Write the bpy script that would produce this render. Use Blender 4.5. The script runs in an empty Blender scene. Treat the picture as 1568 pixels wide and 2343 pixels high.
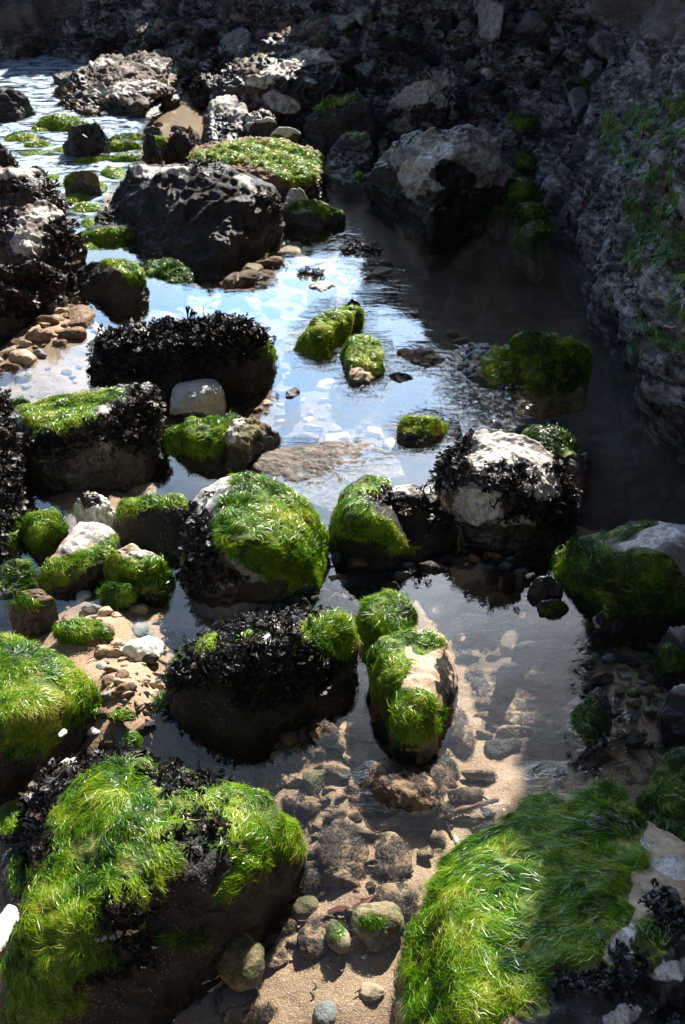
import bpy, bmesh, math, random
import numpy as np
from mathutils import Vector
from mathutils.bvhtree import BVHTree

random.seed(7)
rng = np.random.default_rng(11)
scene = bpy.context.scene
COL = scene.collection
R = math.radians

# ------------------------------------------------------------------ camera
CAM_H = 1.65
PITCH = R(34.5)
FPX = 2250.0                 # focal length in units of a 1568 x 2342 picture
CX, CY = 784.0, 1171.0
SP, CP = math.sin(PITCH), math.cos(PITCH)

def ray(px, py):
    a = (px - CX) / FPX
    b = -(py - CY) / FPX
    return np.array([a, CP + b * SP, -SP + b * CP])

def at(px, py, z=0.0):
    """point at height z seen in the photograph's pixel (px, py)"""
    d = ray(px, py)
    t = (z - CAM_H) / d[2]
    return np.array([d[0] * t, d[1] * t, z])

def project(P):
    x = P[:, 0]
    y = P[:, 1]
    z = P[:, 2] - CAM_H
    dep = np.maximum(y * CP - z * SP, 0.05)
    up = y * SP + z * CP
    return np.stack([CX + FPX * x / dep, CY - FPX * up / dep], 1)

CAM = np.array([0, 0, CAM_H])

# ------------------------------------------------------------------ noise
_G = np.array([[1,1,0],[-1,1,0],[1,-1,0],[-1,-1,0],[1,0,1],[-1,0,1],[1,0,-1],[-1,0,-1],
               [0,1,1],[0,-1,1],[0,1,-1],[0,-1,-1],[1,1,0],[-1,1,0],[0,-1,1],[0,-1,-1]], dtype=np.float32)

def _hash(x, y, z, s):
    h = (x.astype(np.uint32) * np.uint32(374761393) + y.astype(np.uint32) * np.uint32(668265263)
         + z.astype(np.uint32) * np.uint32(2147483647) + np.uint32((s * 144665 + 1013) & 0xffffffff))
    h = (h ^ (h >> np.uint32(13))) * np.uint32(1274126177)
    h = (h ^ (h >> np.uint32(16))) * np.uint32(2246822519)
    return (h ^ (h >> np.uint32(15))) & np.uint32(15)

def pnoise(p, seed=0):
    p = np.asarray(p, dtype=np.float64) + 1000.0
    i = np.floor(p).astype(np.int64)
    f = (p - i).astype(np.float32)
    u = f * f * f * (f * (f * 6 - 15) + 10)
    out = 0
    for dx in (0, 1):
        wx = u[:, 0] if dx else 1 - u[:, 0]
        for dy in (0, 1):
            wy = u[:, 1] if dy else 1 - u[:, 1]
            for dz in (0, 1):
                wz = u[:, 2] if dz else 1 - u[:, 2]
                g = _G[_hash(i[:, 0] + dx, i[:, 1] + dy, i[:, 2] + dz, seed)]
                dot = g[:, 0] * (f[:, 0] - dx) + g[:, 1] * (f[:, 1] - dy) + g[:, 2] * (f[:, 2] - dz)
                out = out + wx * wy * wz * dot
    return out

def fbm(p, octv=3, seed=0, lac=2.1, gain=0.5):
    a, s = 1.0, 0
    p = np.asarray(p, dtype=np.float64)
    for k in range(octv):
        s = s + a * pnoise(p, seed + k * 17)
        p = p * lac
        a *= gain
    return s

def ridged(p, octv=2, seed=0):
    a, s = 1.0, 0
    for k in range(octv):
        s = s + a * (0.5 - np.abs(pnoise(p, seed + k * 31)) * 2.2)
        p = p * 2.2
        a *= 0.5
    return s

def sstep(a, b, x):
    t = np.clip((x - a) / (b - a), 0, 1)
    return t * t * (3 - 2 * t)

# ------------------------------------------------------------------ mesh output
def mk(name, V, F, mat, parent=None, attrs=None, smooth=True, loc=None):
    V = np.asarray(V, dtype=np.float32)
    F = np.asarray(F, dtype=np.int32)
    me = bpy.data.meshes.new(name)
    k = F.shape[1]
    me.vertices.add(len(V))
    me.vertices.foreach_set('co', V.ravel())
    me.loops.add(F.size)
    me.loops.foreach_set('vertex_index', F.ravel())
    me.polygons.add(len(F))
    me.polygons.foreach_set('loop_start', np.arange(len(F), dtype=np.int32) * k)
    me.polygons.foreach_set('loop_total', np.full(len(F), k, dtype=np.int32))
    me.polygons.foreach_set('use_smooth', np.full(len(F), smooth, dtype=bool))
    me.update(calc_edges=True)
    for an, av in (attrs or {}).items():
        at_ = me.attributes.new(an, 'FLOAT', 'POINT')
        at_.data.foreach_set('value', np.asarray(av, dtype=np.float32))
    me.materials.append(mat)
    o = bpy.data.objects.new(name, me)
    COL.objects.link(o)
    if parent is not None:
        o.parent = parent
    if loc is not None:
        o.location = loc
    return o

def tag(o, label=None, cat=None, group=None, kind=None):
    if label: o['label'] = label
    if cat: o['category'] = cat
    if group: o['group'] = group
    if kind: o['kind'] = kind
    return o

_ico = {}
def ico(level):
    if level not in _ico:
        bm = bmesh.new()
        bmesh.ops.create_icosphere(bm, subdivisions=level, radius=1.0)
        bm.verts.ensure_lookup_table()
        V = np.array([v.co[:] for v in bm.verts])
        F = np.array([[v.index for v in f.verts] for f in bm.faces])
        bm.free()
        _ico[level] = (V / np.linalg.norm(V, axis=1)[:, None], F)
    return _ico[level]

def vnormals(V, F):
    a, b, c = V[F[:, 0]], V[F[:, 1]], V[F[:, 2]]
    fn = np.cross(b - a, c - a)
    N = np.zeros_like(V)
    for k in range(3):
        np.add.at(N, F[:, k], fn)
    return N / (np.linalg.norm(N, axis=1)[:, None] + 1e-12)

def hull_surface(P, level, p=14.0):
    """rounded convex stone through the points P"""
    P = np.asarray(P, dtype=float)
    bm = bmesh.new()
    for q in P:
        bm.verts.new(q)
    bmesh.ops.convex_hull(bm, input=list(bm.verts))
    bm.normal_update()
    planes = {}
    c = (P.max(0) + P.min(0)) / 2
    c = 0.5 * c + 0.5 * P.mean(0)
    for f in bm.faces:
        n = np.array(f.normal[:])
        if np.linalg.norm(n) < 0.5 or f.calc_area() < 1e-9:
            continue
        d = float(np.dot(n, np.array(f.verts[0].co[:]) - c))
        if d < 0:
            n, d = -n, -d
        planes.setdefault(tuple(np.round(n * 4).astype(int)), []).append((n, max(d, 1e-4)))
    bm.free()
    pl = [min(v, key=lambda t: t[1]) for v in planes.values()]
    n = np.array([q[0] for q in pl]); d = np.array([q[1] for q in pl])
    S = (P.max(0) - P.min(0)) / 2 + 1e-4
    U, F = ico(level)
    D = U * S
    q = np.maximum(D @ n.T, 0) / d[None, :]
    r = np.power(np.power(q, p).sum(1), -1.0 / p)
    V = c + D * (r * 1.03)[:, None]
    return V, F

# masks drawn as growth regions
def sd_poly(q, poly):
    poly = np.asarray(poly, dtype=float)
    A = poly
    B = np.roll(poly, -1, axis=0)
    d = np.full(len(q), 1e9)
    inside = np.zeros(len(q), dtype=bool)
    for a, b in zip(A, B):
        e = b - a
        w = q - a
        t = np.clip((w @ e) / (e @ e + 1e-9), 0, 1)
        d = np.minimum(d, np.linalg.norm(w - t[:, None] * e, axis=1))
        c1 = (a[1] > q[:, 1]) != (b[1] > q[:, 1])
        xi = a[0] + (q[:, 1] - a[1]) * (b[0] - a[0]) / ((b[1] - a[1]) if abs(b[1] - a[1]) > 1e-9 else 1e-9)
        inside ^= c1 & (q[:, 0] < xi)
    return np.where(inside, d, -d)

def region(V, prims, soft=8.0, warp=12.0, seed=3):
    if not prims:
        return np.zeros(len(V))
    sl = np.linalg.norm(V - CAM, axis=1)
    q = project(V)
    k = warp * (2.2 / np.maximum(sl, 1.2))
    q = q + np.stack([fbm(V * 14, 3, seed), fbm(V * 14, 3, seed + 5)], 1) * k[:, None] * 2.0
    m = np.full(len(V), -1e9)
    for pr in prims:
        if isinstance(pr, tuple):
            cx, cy, rx, ry = pr[:4]
            a = R(pr[4]) if len(pr) > 4 else 0.0
            dx, dy = q[:, 0] - cx, q[:, 1] - cy
            u = dx * math.cos(a) + dy * math.sin(a)
            v = -dx * math.sin(a) + dy * math.cos(a)
            m = np.maximum(m, (1 - np.sqrt((u / rx) ** 2 + (v / ry) ** 2)) * min(rx, ry))
        else:
            m = np.maximum(m, sd_poly(q, pr))
    return sstep(-soft, soft, m)

# ------------------------------------------------------------------ materials
def new_mat(name):
    m = bpy.data.materials.new(name)
    m.use_nodes = True
    nt = m.node_tree
    nt.nodes.clear()
    return m, nt, nt.nodes, nt.links

def nd(nt, typ, **kw):
    n = nt.nodes.new(typ)
    for k, v in kw.items():
        if k.startswith('i_'):
            n.inputs[int(k[2:])].default_value = v
        else:
            setattr(n, k, v)
    return n

def noise_node(nt, vec, scale, detail=4, rough=0.55, dist=0.0):
    n = nd(nt, 'ShaderNodeTexNoise')
    n.inputs['Scale'].default_value = scale
    n.inputs['Detail'].default_value = detail
    n.inputs['Roughness'].default_value = rough
    n.inputs['Distortion'].default_value = dist
    nt.links.new(vec, n.inputs['Vector'])
    return n.outputs['Fac']

def ramp(nt, fac, stops):
    r = nd(nt, 'ShaderNodeValToRGB')
    el = r.color_ramp.elements
    while len(el) > 1:
        el.remove(el[-1])
    el[0].position = stops[0][0]
    el[0].color = (*stops[0][1], 1) if len(stops[0][1]) == 3 else stops[0][1]
    for p, c in stops[1:]:
        e = el.new(p)
        e.color = (*c, 1) if len(c) == 3 else c
    nt.links.new(fac, r.inputs['Fac'])
    return r.outputs['Color']

def rampf(nt, fac, a, b):
    m = nd(nt, 'ShaderNodeMapRange', interpolation_type='SMOOTHSTEP')
    m.inputs['From Min'].default_value = a
    m.inputs['From Max'].default_value = b
    nt.links.new(fac, m.inputs['Value'])
    return m.outputs['Result']

def mixc(nt, fac, a, b):
    m = nd(nt, 'ShaderNodeMix', data_type='RGBA')
    for s, v in ((m.inputs[6], a), (m.inputs[7], b)):
        if isinstance(v, tuple):
            s.default_value = (*v, 1)
        else:
            nt.links.new(v, s)
    if isinstance(fac, (float, int)):
        m.inputs[0].default_value = fac
    else:
        nt.links.new(fac, m.inputs[0])
    return m.outputs[2]

def mathn(nt, op, a, b=None, clamp=False):
    m = nd(nt, 'ShaderNodeMath', operation=op, use_clamp=clamp)
    for s, v in ((m.inputs[0], a), (m.inputs[1], b)):
        if v is None: continue
        if isinstance(v, (float, int)):
            s.default_value = v
        else:
            nt.links.new(v, s)
    return m.outputs[0]

def attr(nt, name):
    return nd(nt, 'ShaderNodeAttribute', attribute_name=name).outputs['Fac']

def rock_mat(name, c1, c2, c3, rough=0.75, speck=0.0, bump=0.5, scale=1.0, wet=0.35, mott=None):
    m, nt, N, L = new_mat(name)
    pos = nd(nt, 'ShaderNodeNewGeometry').outputs['Position']
    n1 = noise_node(nt, pos, 9 * scale, 6, 0.62, 0.3)
    n2 = noise_node(nt, pos, 45 * scale, 5, 0.65)
    n3 = noise_node(nt, pos, 190 * scale, 3, 0.6)
    col = ramp(nt, n1, [(0.32, c1), (0.5, c2), (0.7, c3)])
    col = mixc(nt, mathn(nt, 'MULTIPLY', rampf(nt, n2, 0.5, 0.68), 0.6), col, tuple(0.45 * v for v in c1))
    col = mixc(nt, mathn(nt, 'MULTIPLY', rampf(nt, n3, 0.55, 0.75), 0.45), col, tuple(min(1, 1.35 * v) for v in c3))
    if mott:
        n4 = noise_node(nt, pos, mott[1], 5, 0.7, 0.6)
        col = mixc(nt, mathn(nt, 'MULTIPLY', rampf(nt, n4, 0.47, 0.58), mott[2]), col, mott[0])
    pale = attr(nt, 'pale')
    pale = rampf(nt, mathn(nt, 'ADD', mathn(nt, 'MULTIPLY', mathn(nt, 'ADD', n1, n2), 0.5), mathn(nt, 'SUBTRACT', pale, 0.42)), 0.28, 0.52)
    col = mixc(nt, pale, col, mixc(nt, rampf(nt, mathn(nt, 'ADD', mathn(nt, 'MULTIPLY', n2, .6), mathn(nt, 'MULTIPLY', n3, .4)), 0.44, 0.60), (0.66, 0.62, 0.56), (0.27, 0.25, 0.225)))
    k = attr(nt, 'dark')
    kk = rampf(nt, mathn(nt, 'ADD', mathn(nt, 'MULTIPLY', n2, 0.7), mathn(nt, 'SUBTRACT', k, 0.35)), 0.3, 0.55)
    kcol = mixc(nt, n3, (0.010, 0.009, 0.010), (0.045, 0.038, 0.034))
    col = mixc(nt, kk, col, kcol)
    vo = nd(nt, 'ShaderNodeTexVoronoi')
    vo.inputs['Scale'].default_value = 150
    L.new(pos, vo.inputs['Vector'])
    barn = mathn(nt, 'MULTIPLY', rampf(nt, vo.outputs['Distance'], 0.30, 0.18), rampf(nt, noise_node(nt, pos, 13, 4, .6), 0.50, 0.62))
    col = mixc(nt, mathn(nt, 'MULTIPLY', barn, speck), col, (0.34, 0.32, 0.28))
    g = attr(nt, 'green')
    gg = rampf(nt, mathn(nt, 'ADD', mathn(nt, 'MULTIPLY', n2, 0.8), mathn(nt, 'SUBTRACT', g, 0.45)), 0.3, 0.5)
    gcol = ramp(nt, n2, [(0.3, (0.012, 0.032, 0.003)), (0.5, (0.06, 0.115, 0.006)), (0.66, (0.24, 0.24, 0.04))])
    col = mixc(nt, gg, col, gcol)
    b = nd(nt, 'ShaderNodeBsdfPrincipled')
    L.new(col, b.inputs['Base Color'])
    rg = mathn(nt, 'SUBTRACT', rough, mathn(nt, 'MULTIPLY', kk, wet))
    L.new(rg, b.inputs['Roughness'])
    b.inputs['Specular IOR Level'].default_value = 0.4
    h = mathn(nt, 'ADD', mathn(nt, 'MULTIPLY', n2, 0.7), mathn(nt, 'MULTIPLY', n3, 0.35))
    bp = nd(nt, 'ShaderNodeBump')
    bp.inputs['Strength'].default_value = bump
    bp.inputs['Distance'].default_value = 0.012 / scale
    L.new(h, bp.inputs['Height'])
    L.new(bp.outputs[0], b.inputs['Normal'])
    o = nd(nt, 'ShaderNodeOutputMaterial')
    L.new(b.outputs[0], o.inputs[0])
    return m

def strand_mat(name, stops, trans=0.38, rough=0.32, spec=0.5):
    m, nt, N, L = new_mat(name)
    t = attr(nt, 'tone')
    col = ramp(nt, t, stops)
    b = nd(nt, 'ShaderNodeBsdfPrincipled')
    L.new(col, b.inputs['Base Color'])
    b.inputs['Roughness'].default_value = rough
    b.inputs['Specular IOR Level'].default_value = spec
    tr = nd(nt, 'ShaderNodeBsdfTranslucent')
    L.new(col, tr.inputs['Color'])
    mx = nd(nt, 'ShaderNodeMixShader')
    mx.inputs[0].default_value = trans
    L.new(b.outputs[0], mx.inputs[1])
    L.new(tr.outputs[0], mx.inputs[2])
    o = nd(nt, 'ShaderNodeOutputMaterial')
    L.new(mx.outputs[0], o.inputs[0])
    return m

MAT = {}
MAT['chalk'] = rock_mat('chalk_rock', (0.20, 0.185, 0.165), (0.33, 0.31, 0.28), (0.50, 0.475, 0.43), mott=((0.07, 0.06, 0.05), 16, 0.55), speck=0.75)
MAT['white'] = rock_mat('white_stone', (0.55, 0.53, 0.48), (0.68, 0.66, 0.61), (0.78, 0.76, 0.71), bump=0.25)
MAT['grey'] = rock_mat('grey_stone', (0.14, 0.14, 0.14), (0.22, 0.22, 0.215), (0.33, 0.33, 0.32), bump=0.35, speck=0.75)
MAT['brown'] = rock_mat('brown_stone', (0.10, 0.055, 0.03), (0.20, 0.118, 0.064), (0.34, 0.215, 0.125), mott=((0.05, 0.032, 0.022), 38, 0.7), bump=0.5)
MAT['tan'] = rock_mat('tan_stone', (0.29, 0.205, 0.135), (0.41, 0.30, 0.20), (0.54, 0.42, 0.30), bump=0.4)
MAT['fuzzy'] = rock_mat('weed_stained_stone', (0.09, 0.052, 0.032), (0.22, 0.135, 0.08), (0.44, 0.30, 0.19), mott=((0.022, 0.012, 0.009), 34, 0.95), bump=0.8)
MAT['dark'] = rock_mat('dark_rock', (0.014, 0.012, 0.012), (0.028, 0.024, 0.022), (0.075, 0.064, 0.057), mott=((0.012, 0.009, 0.009), 26, 0.85), bump=1.3, speck=0.75)
MAT['mossy'] = rock_mat('mossy_rock', (0.10, 0.075, 0.035), (0.20, 0.155, 0.08), (0.40, 0.33, 0.20), mott=((0.05, 0.06, 0.012), 30, 0.8), bump=0.7)
MAT['pebble'] = rock_mat('smooth_pebble', (0.20, 0.155, 0.115), (0.24, 0.19, 0.14), (0.30, 0.24, 0.185), bump=0.15)
MAT['ledge'] = rock_mat('brown_ledge_rock', (0.07, 0.048, 0.038), (0.17, 0.125, 0.10), (0.40, 0.345, 0.295), mott=((0.03, 0.018, 0.015), 9, 0.85), bump=0.6, scale=.42)
MAT['mud'] = rock_mat('silted_rock', (0.075, 0.056, 0.046), (0.13, 0.098, 0.080), (0.22, 0.175, 0.145), mott=((0.03, 0.024, 0.02), 24, 0.7), bump=0.7)
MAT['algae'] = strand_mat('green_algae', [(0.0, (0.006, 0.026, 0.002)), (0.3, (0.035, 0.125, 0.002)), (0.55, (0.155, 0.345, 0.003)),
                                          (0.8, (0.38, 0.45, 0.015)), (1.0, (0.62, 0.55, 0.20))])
MAT['fucus'] = strand_mat('black_seaweed', [(0.0, (0.005, 0.004, 0.005)), (0.6, (0.013, 0.010, 0.010)), (1.0, (0.075, 0.048, 0.022))], trans=0.05, rough=0.5, spec=0.3)
MAT['redweed'] = strand_mat('red_seaweed', [(0.0, (0.008, 0.004, 0.004)), (0.6, (0.035, 0.011, 0.010)), (1.0, (0.16, 0.05, 0.03))], trans=0.08, rough=0.45, spec=.35)
MAT['goldweed'] = strand_mat('yellow_seaweed', [(0.0, (0.10, 0.05, 0.008)), (0.6, (0.26, 0.14, 0.02)), (1.0, (0.45, 0.30, 0.06))], trans=0.2, rough=0.4)
MAT['fuzz'] = strand_mat('brown_weed', [(0.0, (0.025, 0.014, 0.010)), (0.6, (0.07, 0.042, 0.028)), (1.0, (0.22, 0.14, 0.09))], trans=0.15, rough=0.5)

def cliff_material():
    m, nt, N, L = new_mat('cliff_face_rock')
    pos = nd(nt, 'ShaderNodeNewGeometry').outputs['Position']
    mp = nd(nt, 'ShaderNodeMapping')
    mp.inputs['Rotation'].default_value = (R(30), 0, 0)
    mp.inputs['Scale'].default_value = (1.0, 0.55, 1.9)
    L.new(pos, mp.inputs['Vector'])
    a = noise_node(nt, mp.outputs[0], 5.5, 9, 0.68, 0.3)
    b2 = noise_node(nt, mp.outputs[0], 24, 8, 0.72)
    c = noise_node(nt, pos, 95, 4, 0.7)
    t = noise_node(nt, pos, 1.6, 3, 0.5)
    f = mathn(nt, 'ADD', mathn(nt, 'MULTIPLY', a, 0.5), mathn(nt, 'MULTIPLY', b2, 0.5))
    col = ramp(nt, f, [(0.38, (0.008, 0.008, 0.010)), (0.455, (0.035, 0.032, 0.032)), (0.50, (0.12, 0.11, 0.105)), (0.55, (0.38, 0.365, 0.36)), (0.61, (0.64, 0.63, 0.62))])  # pale and black stops also paint sky-lit bumps and dark pits
    col = mixc(nt, mathn(nt, 'MULTIPLY', rampf(nt, t, .5, .65), .6), col, mixc(nt, f, (0.02, 0.012, 0.009), (0.22, 0.16, 0.12)))
    pl = mathn(nt, 'MULTIPLY', attr(nt, 'plain'), 0.85)
    col = mixc(nt, pl, col, ramp(nt, b2, [(.3, (.10, .085, .07)), (.55, (.17, .15, .128)), (.75, (.25, .225, .20))]))
    col = mixc(nt, mathn(nt, 'MULTIPLY', rampf(nt, c, .55, .72), .4), col, (0.30, 0.29, 0.28))
    g = attr(nt, 'green')
    gg = rampf(nt, mathn(nt, 'ADD', mathn(nt, 'MULTIPLY', b2, 1.3), mathn(nt, 'SUBTRACT', g, 0.68)), 0.33, 0.60)
    col = mixc(nt, mathn(nt, 'MULTIPLY', gg, .85), col, ramp(nt, c, [(.3, (.018, .07, .016)), (.55, (.08, .22, .05)), (.72, (.24, .37, .14))]))
    b = nd(nt, 'ShaderNodeBsdfPrincipled')
    L.new(col, b.inputs['Base Color'])
    b.inputs['Roughness'].default_value = 0.6
    bp = nd(nt, 'ShaderNodeBump')
    bp.inputs['Strength'].default_value = 1.0
    bp.inputs['Distance'].default_value = 0.045
    L.new(mathn(nt, 'ADD', f, mathn(nt, 'MULTIPLY', c, .22)), bp.inputs['Height'])
    L.new(bp.outputs[0], b.inputs['Normal'])
    o = nd(nt, 'ShaderNodeOutputMaterial')
    L.new(b.outputs[0], o.inputs[0])
    return m
MAT['cliff'] = cliff_material()

# ------------------------------------------------------------------ growths
def sample_surface(V, F, N, mask, count, face_cam=0.35, zmin=-0.07):
    a, b, c = V[F[:, 0]], V[F[:, 1]], V[F[:, 2]]
    cr = np.cross(b - a, c - a)
    ar = 0.5 * np.linalg.norm(cr, axis=1)
    fm = mask[F].mean(1)
    w = ar * np.clip((fm - 0.3) / 0.4, 0, 1)
    fn = cr / (2 * ar[:, None] + 1e-15)
    facing = ((CAM - (a + b + c) / 3) * fn).sum(1) > -0.05
    w = w * np.where(facing, 1.0, face_cam)
    w = w * (((a + b + c) / 3)[:, 2] > zmin)
    A = w.sum()
    if A < 1e-5:
        return None
    n = int(count(A)) if callable(count) else count
    if n < 3:
        return None
    fi = rng.choice(len(F), size=n, p=w / A)
    u = rng.random((n, 2))
    fl = u.sum(1) > 1
    u[fl] = 1 - u[fl]
    w0 = 1 - u[:, :1] - u[:, 1:]
    f = F[fi]
    P = V[f[:, 0]] * w0 + V[f[:, 1]] * u[:, :1] + V[f[:, 2]] * u[:, 1:]
    NN = N[f[:, 0]] * w0 + N[f[:, 1]] * u[:, :1] + N[f[:, 2]] * u[:, 1:]
    NN /= np.linalg.norm(NN, axis=1)[:, None] + 1e-9
    return P, NN

def tangent_flow(P, NN, seed, down=1.0, swirl=0.8, jitter=0.35, flow=None):
    n = len(P)
    g = np.zeros((n, 3)); g[:, 2] = -down
    if flow is not None:
        g = g + np.asarray(flow)[None, :]
    fl = np.stack([fbm(P * 8, 2, seed), fbm(P * 8, 2, seed + 9), np.zeros(n)], 1) * 2.0 * swirl
    d = g + fl + rng.normal(0, jitter, (n, 3))
    d -= (d * NN).sum(1)[:, None] * NN
    return d / (np.linalg.norm(d, axis=1)[:, None] + 1e-6)

def strands(parent, org, V, F, N, mask, name='green_algae', mat='algae', cov=4.5, L=0.05, wmul=1.0, seg=6,
            seed=1, down=0.6, swirl=1.2, jitter=0.36, lift=0.10, R0=0.25, tone=0.5, tvar=0.30, flow=None, maxn=30000, zmin=-0.07):
    sl0 = float(np.median(np.linalg.norm(V - CAM, axis=1)))
    w0 = max(0.0011, sl0 / 983.0 * 0.52) * wmul
    Lm = max(L * 0.44, w0 * 8)
    S = sample_surface(V, F, N, mask, lambda A: min(maxn * 1.3, 1.1 * cov * A / (w0 * Lm)), zmin=zmin)
    if S is None:
        return None
    P, NN = S
    n = len(P)
    d = tangent_flow(P, NN, seed, down, swirl, jitter, flow)
    side = np.cross(NN, d)
    Ls = Lm * rng.uniform(0.5, 1.35, n)
    ws = w0 * rng.uniform(0.6, 1.3, n)
    t = np.linspace(0, 1, seg)
    bend = rng.normal(0, 0.42, n)
    wig = rng.normal(0, 0.10, n); wph = rng.uniform(0, 6.28, n)
    li = 0.6 * lift * rng.random(n) ** 3
    pts = (P[:, None, :] + d[:, None, :] * (Ls[:, None] * t)[:, :, None]
           + side[:, None, :] * (Ls[:, None] * (bend[:, None] * t ** 2 + wig[:, None] * np.sin(t * 7 + wph[:, None])))[:, :, None]
           + NN[:, None, :] * (0.001 + rng.random(n)[:, None] * 0.005 + (Ls * li)[:, None] * np.sin(t * 2.6) - (Ls[:, None] * t) ** 2 / (2 * R0))[:, :, None])
    wv = side * np.cos(rng.normal(0, .5, n))[:, None] + NN * np.sin(rng.normal(0, .5, n))[:, None]
    half = (ws[:, None] * 0.5 * (1 - 0.65 * t ** 2))[:, :, None] * wv[:, None, :]
    VV = np.stack([pts - half, pts + half], 2).reshape(-1, 3)
    base = (np.arange(n) * seg * 2)[:, None]
    k = np.arange(seg - 1)[None, :] * 2
    i0 = base + k
    FF = np.stack([i0, i0 + 1, i0 + 3, i0 + 2], 2).reshape(-1, 4)
    tn = tone + 0.03 + fbm(P * 9, 3, seed + 40) * tvar * 1.5 + pnoise(P * 38, seed + 43) * 0.30 + rng.normal(0, 0.13, n)
    pale = rng.random(n) < 0.035
    tn = np.where(pale, 0.97, np.clip(tn, 0.02, 0.9))
    TT = np.repeat(tn, seg * 2)
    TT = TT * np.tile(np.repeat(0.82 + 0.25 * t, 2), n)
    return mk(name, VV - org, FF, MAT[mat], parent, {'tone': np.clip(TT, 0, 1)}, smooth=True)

# forked frond template
def _frond():
    V, F = [], []
    def seg(x, y, a, l, w0, w1, depth):
        c, s = math.cos(a), math.sin(a)
        b = len(V)
        for k, wv in ((0, w0), (0.5, (w0 + w1) / 2 * 0.9), (1, w1)):
            for sg in (-1, 1):
                V.append((x + c * l * k - s * sg * wv, y + s * l * k + c * sg * wv, depth))
        F.append((b, b + 1, b + 3, b + 2)); F.append((b + 2, b + 3, b + 5, b + 4))
        return x + c * l, y + s * l
    x, y = seg(0, 0, 0, 0.38, 0.035, 0.06, 0)
    for a in (0.42, -0.36):
        x2, y2 = seg(x, y, a, 0.32, 0.055, 0.07, 0)
        for a2 in (0.40, -0.38):
            seg(x2, y2, a + a2, 0.30, 0.06, 0.085, 0)
    return np.array(V), np.array(F)
FRV, FRF = _frond()

def fronds(parent, org, V, F, N, mask, name='black_seaweed', mat='fucus', cov=3.0, size=0.04, seed=5, down=0.5, swirl=0.6,
           jitter=0.6, lift=0.32, maxn=3200, tone=0.35):
    S = sample_surface(V, F, N, mask, lambda A: min(maxn, cov * A / (size * size * 0.22)))
    if S is None:
        return None
    P, NN = S
    n = len(P)
    d = tangent_flow(P, NN, seed, down, swirl, jitter)
    d = d + NN * rng.uniform(-0.05, lift, n)[:, None]
    d /= np.linalg.norm(d, axis=1)[:, None]
    side = np.cross(NN, d); side /= np.linalg.norm(side, axis=1)[:, None] + 1e-9
    roll = rng.normal(0, 0.6, n)
    up = np.cross(d, side)
    side, up = side * np.cos(roll)[:, None] + up * np.sin(roll)[:, None], up * np.cos(roll)[:, None] - side * np.sin(roll)[:, None]
    sc = size * np.clip(np.exp(rng.normal(-0.12, 0.32, n)), 0.4, 1.7)
    curl = rng.normal(-0.25, 0.4, n)
    tw = rng.normal(0, 1.2, n)
    x = FRV[None, :, 0]; y = FRV[None, :, 1]
    zz = curl[:, None] * x ** 2 + 0.10 * np.sin(7 * x + tw[:, None]) + tw[:, None] * 0.35 * x * y
    VV = P[:, None, :] + sc[:, None, None] * (x[..., None] * d[:, None, :] + y[..., None] * side[:, None, :] + zz[..., None] * up[:, None, :])
    VV = VV + NN[:, None, :] * 0.002
    FF = (FRF[None] + (np.arange(n) * len(FRV))[:, None, None]).reshape(-1, 4)
    tn = np.clip(tone + rng.normal(0, 0.22, n), 0, 1)
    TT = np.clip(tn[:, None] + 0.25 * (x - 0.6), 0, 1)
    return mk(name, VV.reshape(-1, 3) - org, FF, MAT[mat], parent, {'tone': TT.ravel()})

# ------------------------------------------------------------------ ground shape
BUMPS = []
def bump_px(px, py, rx, ry, h):
    c = at(px, py, 0)
    e = at(px + rx, py, 0)
    f = at(px, py - ry, 0)
    BUMPS.append((c[0], c[1], abs(e[0] - c[0]), abs(f[1] - c[1]), h))

bump_px(430, 200, 60, 70, 0.13)        # wet sand channel among the far rocks
bump_px(220, 1470, 190, 190, 0.125)    # pebble bank between the green rocks
bump_px(290, 1630, 100, 110, 0.10)
bump_px(190, 1120, 150, 60, 0.07)
bump_px(110, 760, 150, 100, 0.108)
bump_px(600, 610, 80, 70, 0.07)     # stony shallows on the left
bump_px(800, 2250, 260, 160, 0.055)
bump_px(880, 1980, 240, 160, 0.06)
bump_px(760, 1760, 200, 120, 0.05)
bump_px(1230, 1800, 170, 80, 0.065)
bump_px(700, 1640, 100, 60, 0.05)
bump_px(1420, 1560, 170, 230, 0.075)   # dark pebbles in the shade
bump_px(840, 1320, 130, 60, 0.10)
bump_px(1080, 1275, 170, 34, 0.10)
bump_px(640, 1385, 120, 24, 0.09)
bump_px(270, 380, 200, 100, 0.06)
bump_px(760, 1100, 180, 70, 0.055)
bump_px(20, 2150, 70, 200, 0.09)
bump_px(1150, 640, 220, 200, -0.16)
bump_px(1380, 760, 120, 200, -0.14)
bump_px(1400, 1050, 200, 120, -0.25)

def gz(X, Y):
    X = np.atleast_1d(np.asarray(X, float)); Y = np.atleast_1d(np.asarray(Y, float))
    z = np.full(X.shape, -0.105)
    for cx, cy, rx, ry, h in BUMPS:
        z = z + h * np.exp(-((X - cx) / rx) ** 2 - ((Y - cy) / ry) ** 2)
    p = np.stack([X, Y, np.zeros_like(X)], 1)
    z = z + fbm(p * 3.2, 3, 71) * 0.022
    far = sstep(6, 25, np.sqrt(X ** 2 + Y ** 2))
    return z - far * 1.2 * (X < 0.0)

# ------------------------------------------------------------------ rocks
def base_points(pts, drop=-0.16):
    P = [at(x, y, z) for x, y, z in pts]
    c = np.mean(P, axis=0)
    out = list(P)
    for q in P:
        o = q[:2] - c[:2]
        out.append(np.array([q[0] + o[0] * 0.05, q[1] + o[1] * 0.05, drop]))
    return np.array(out)

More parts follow.
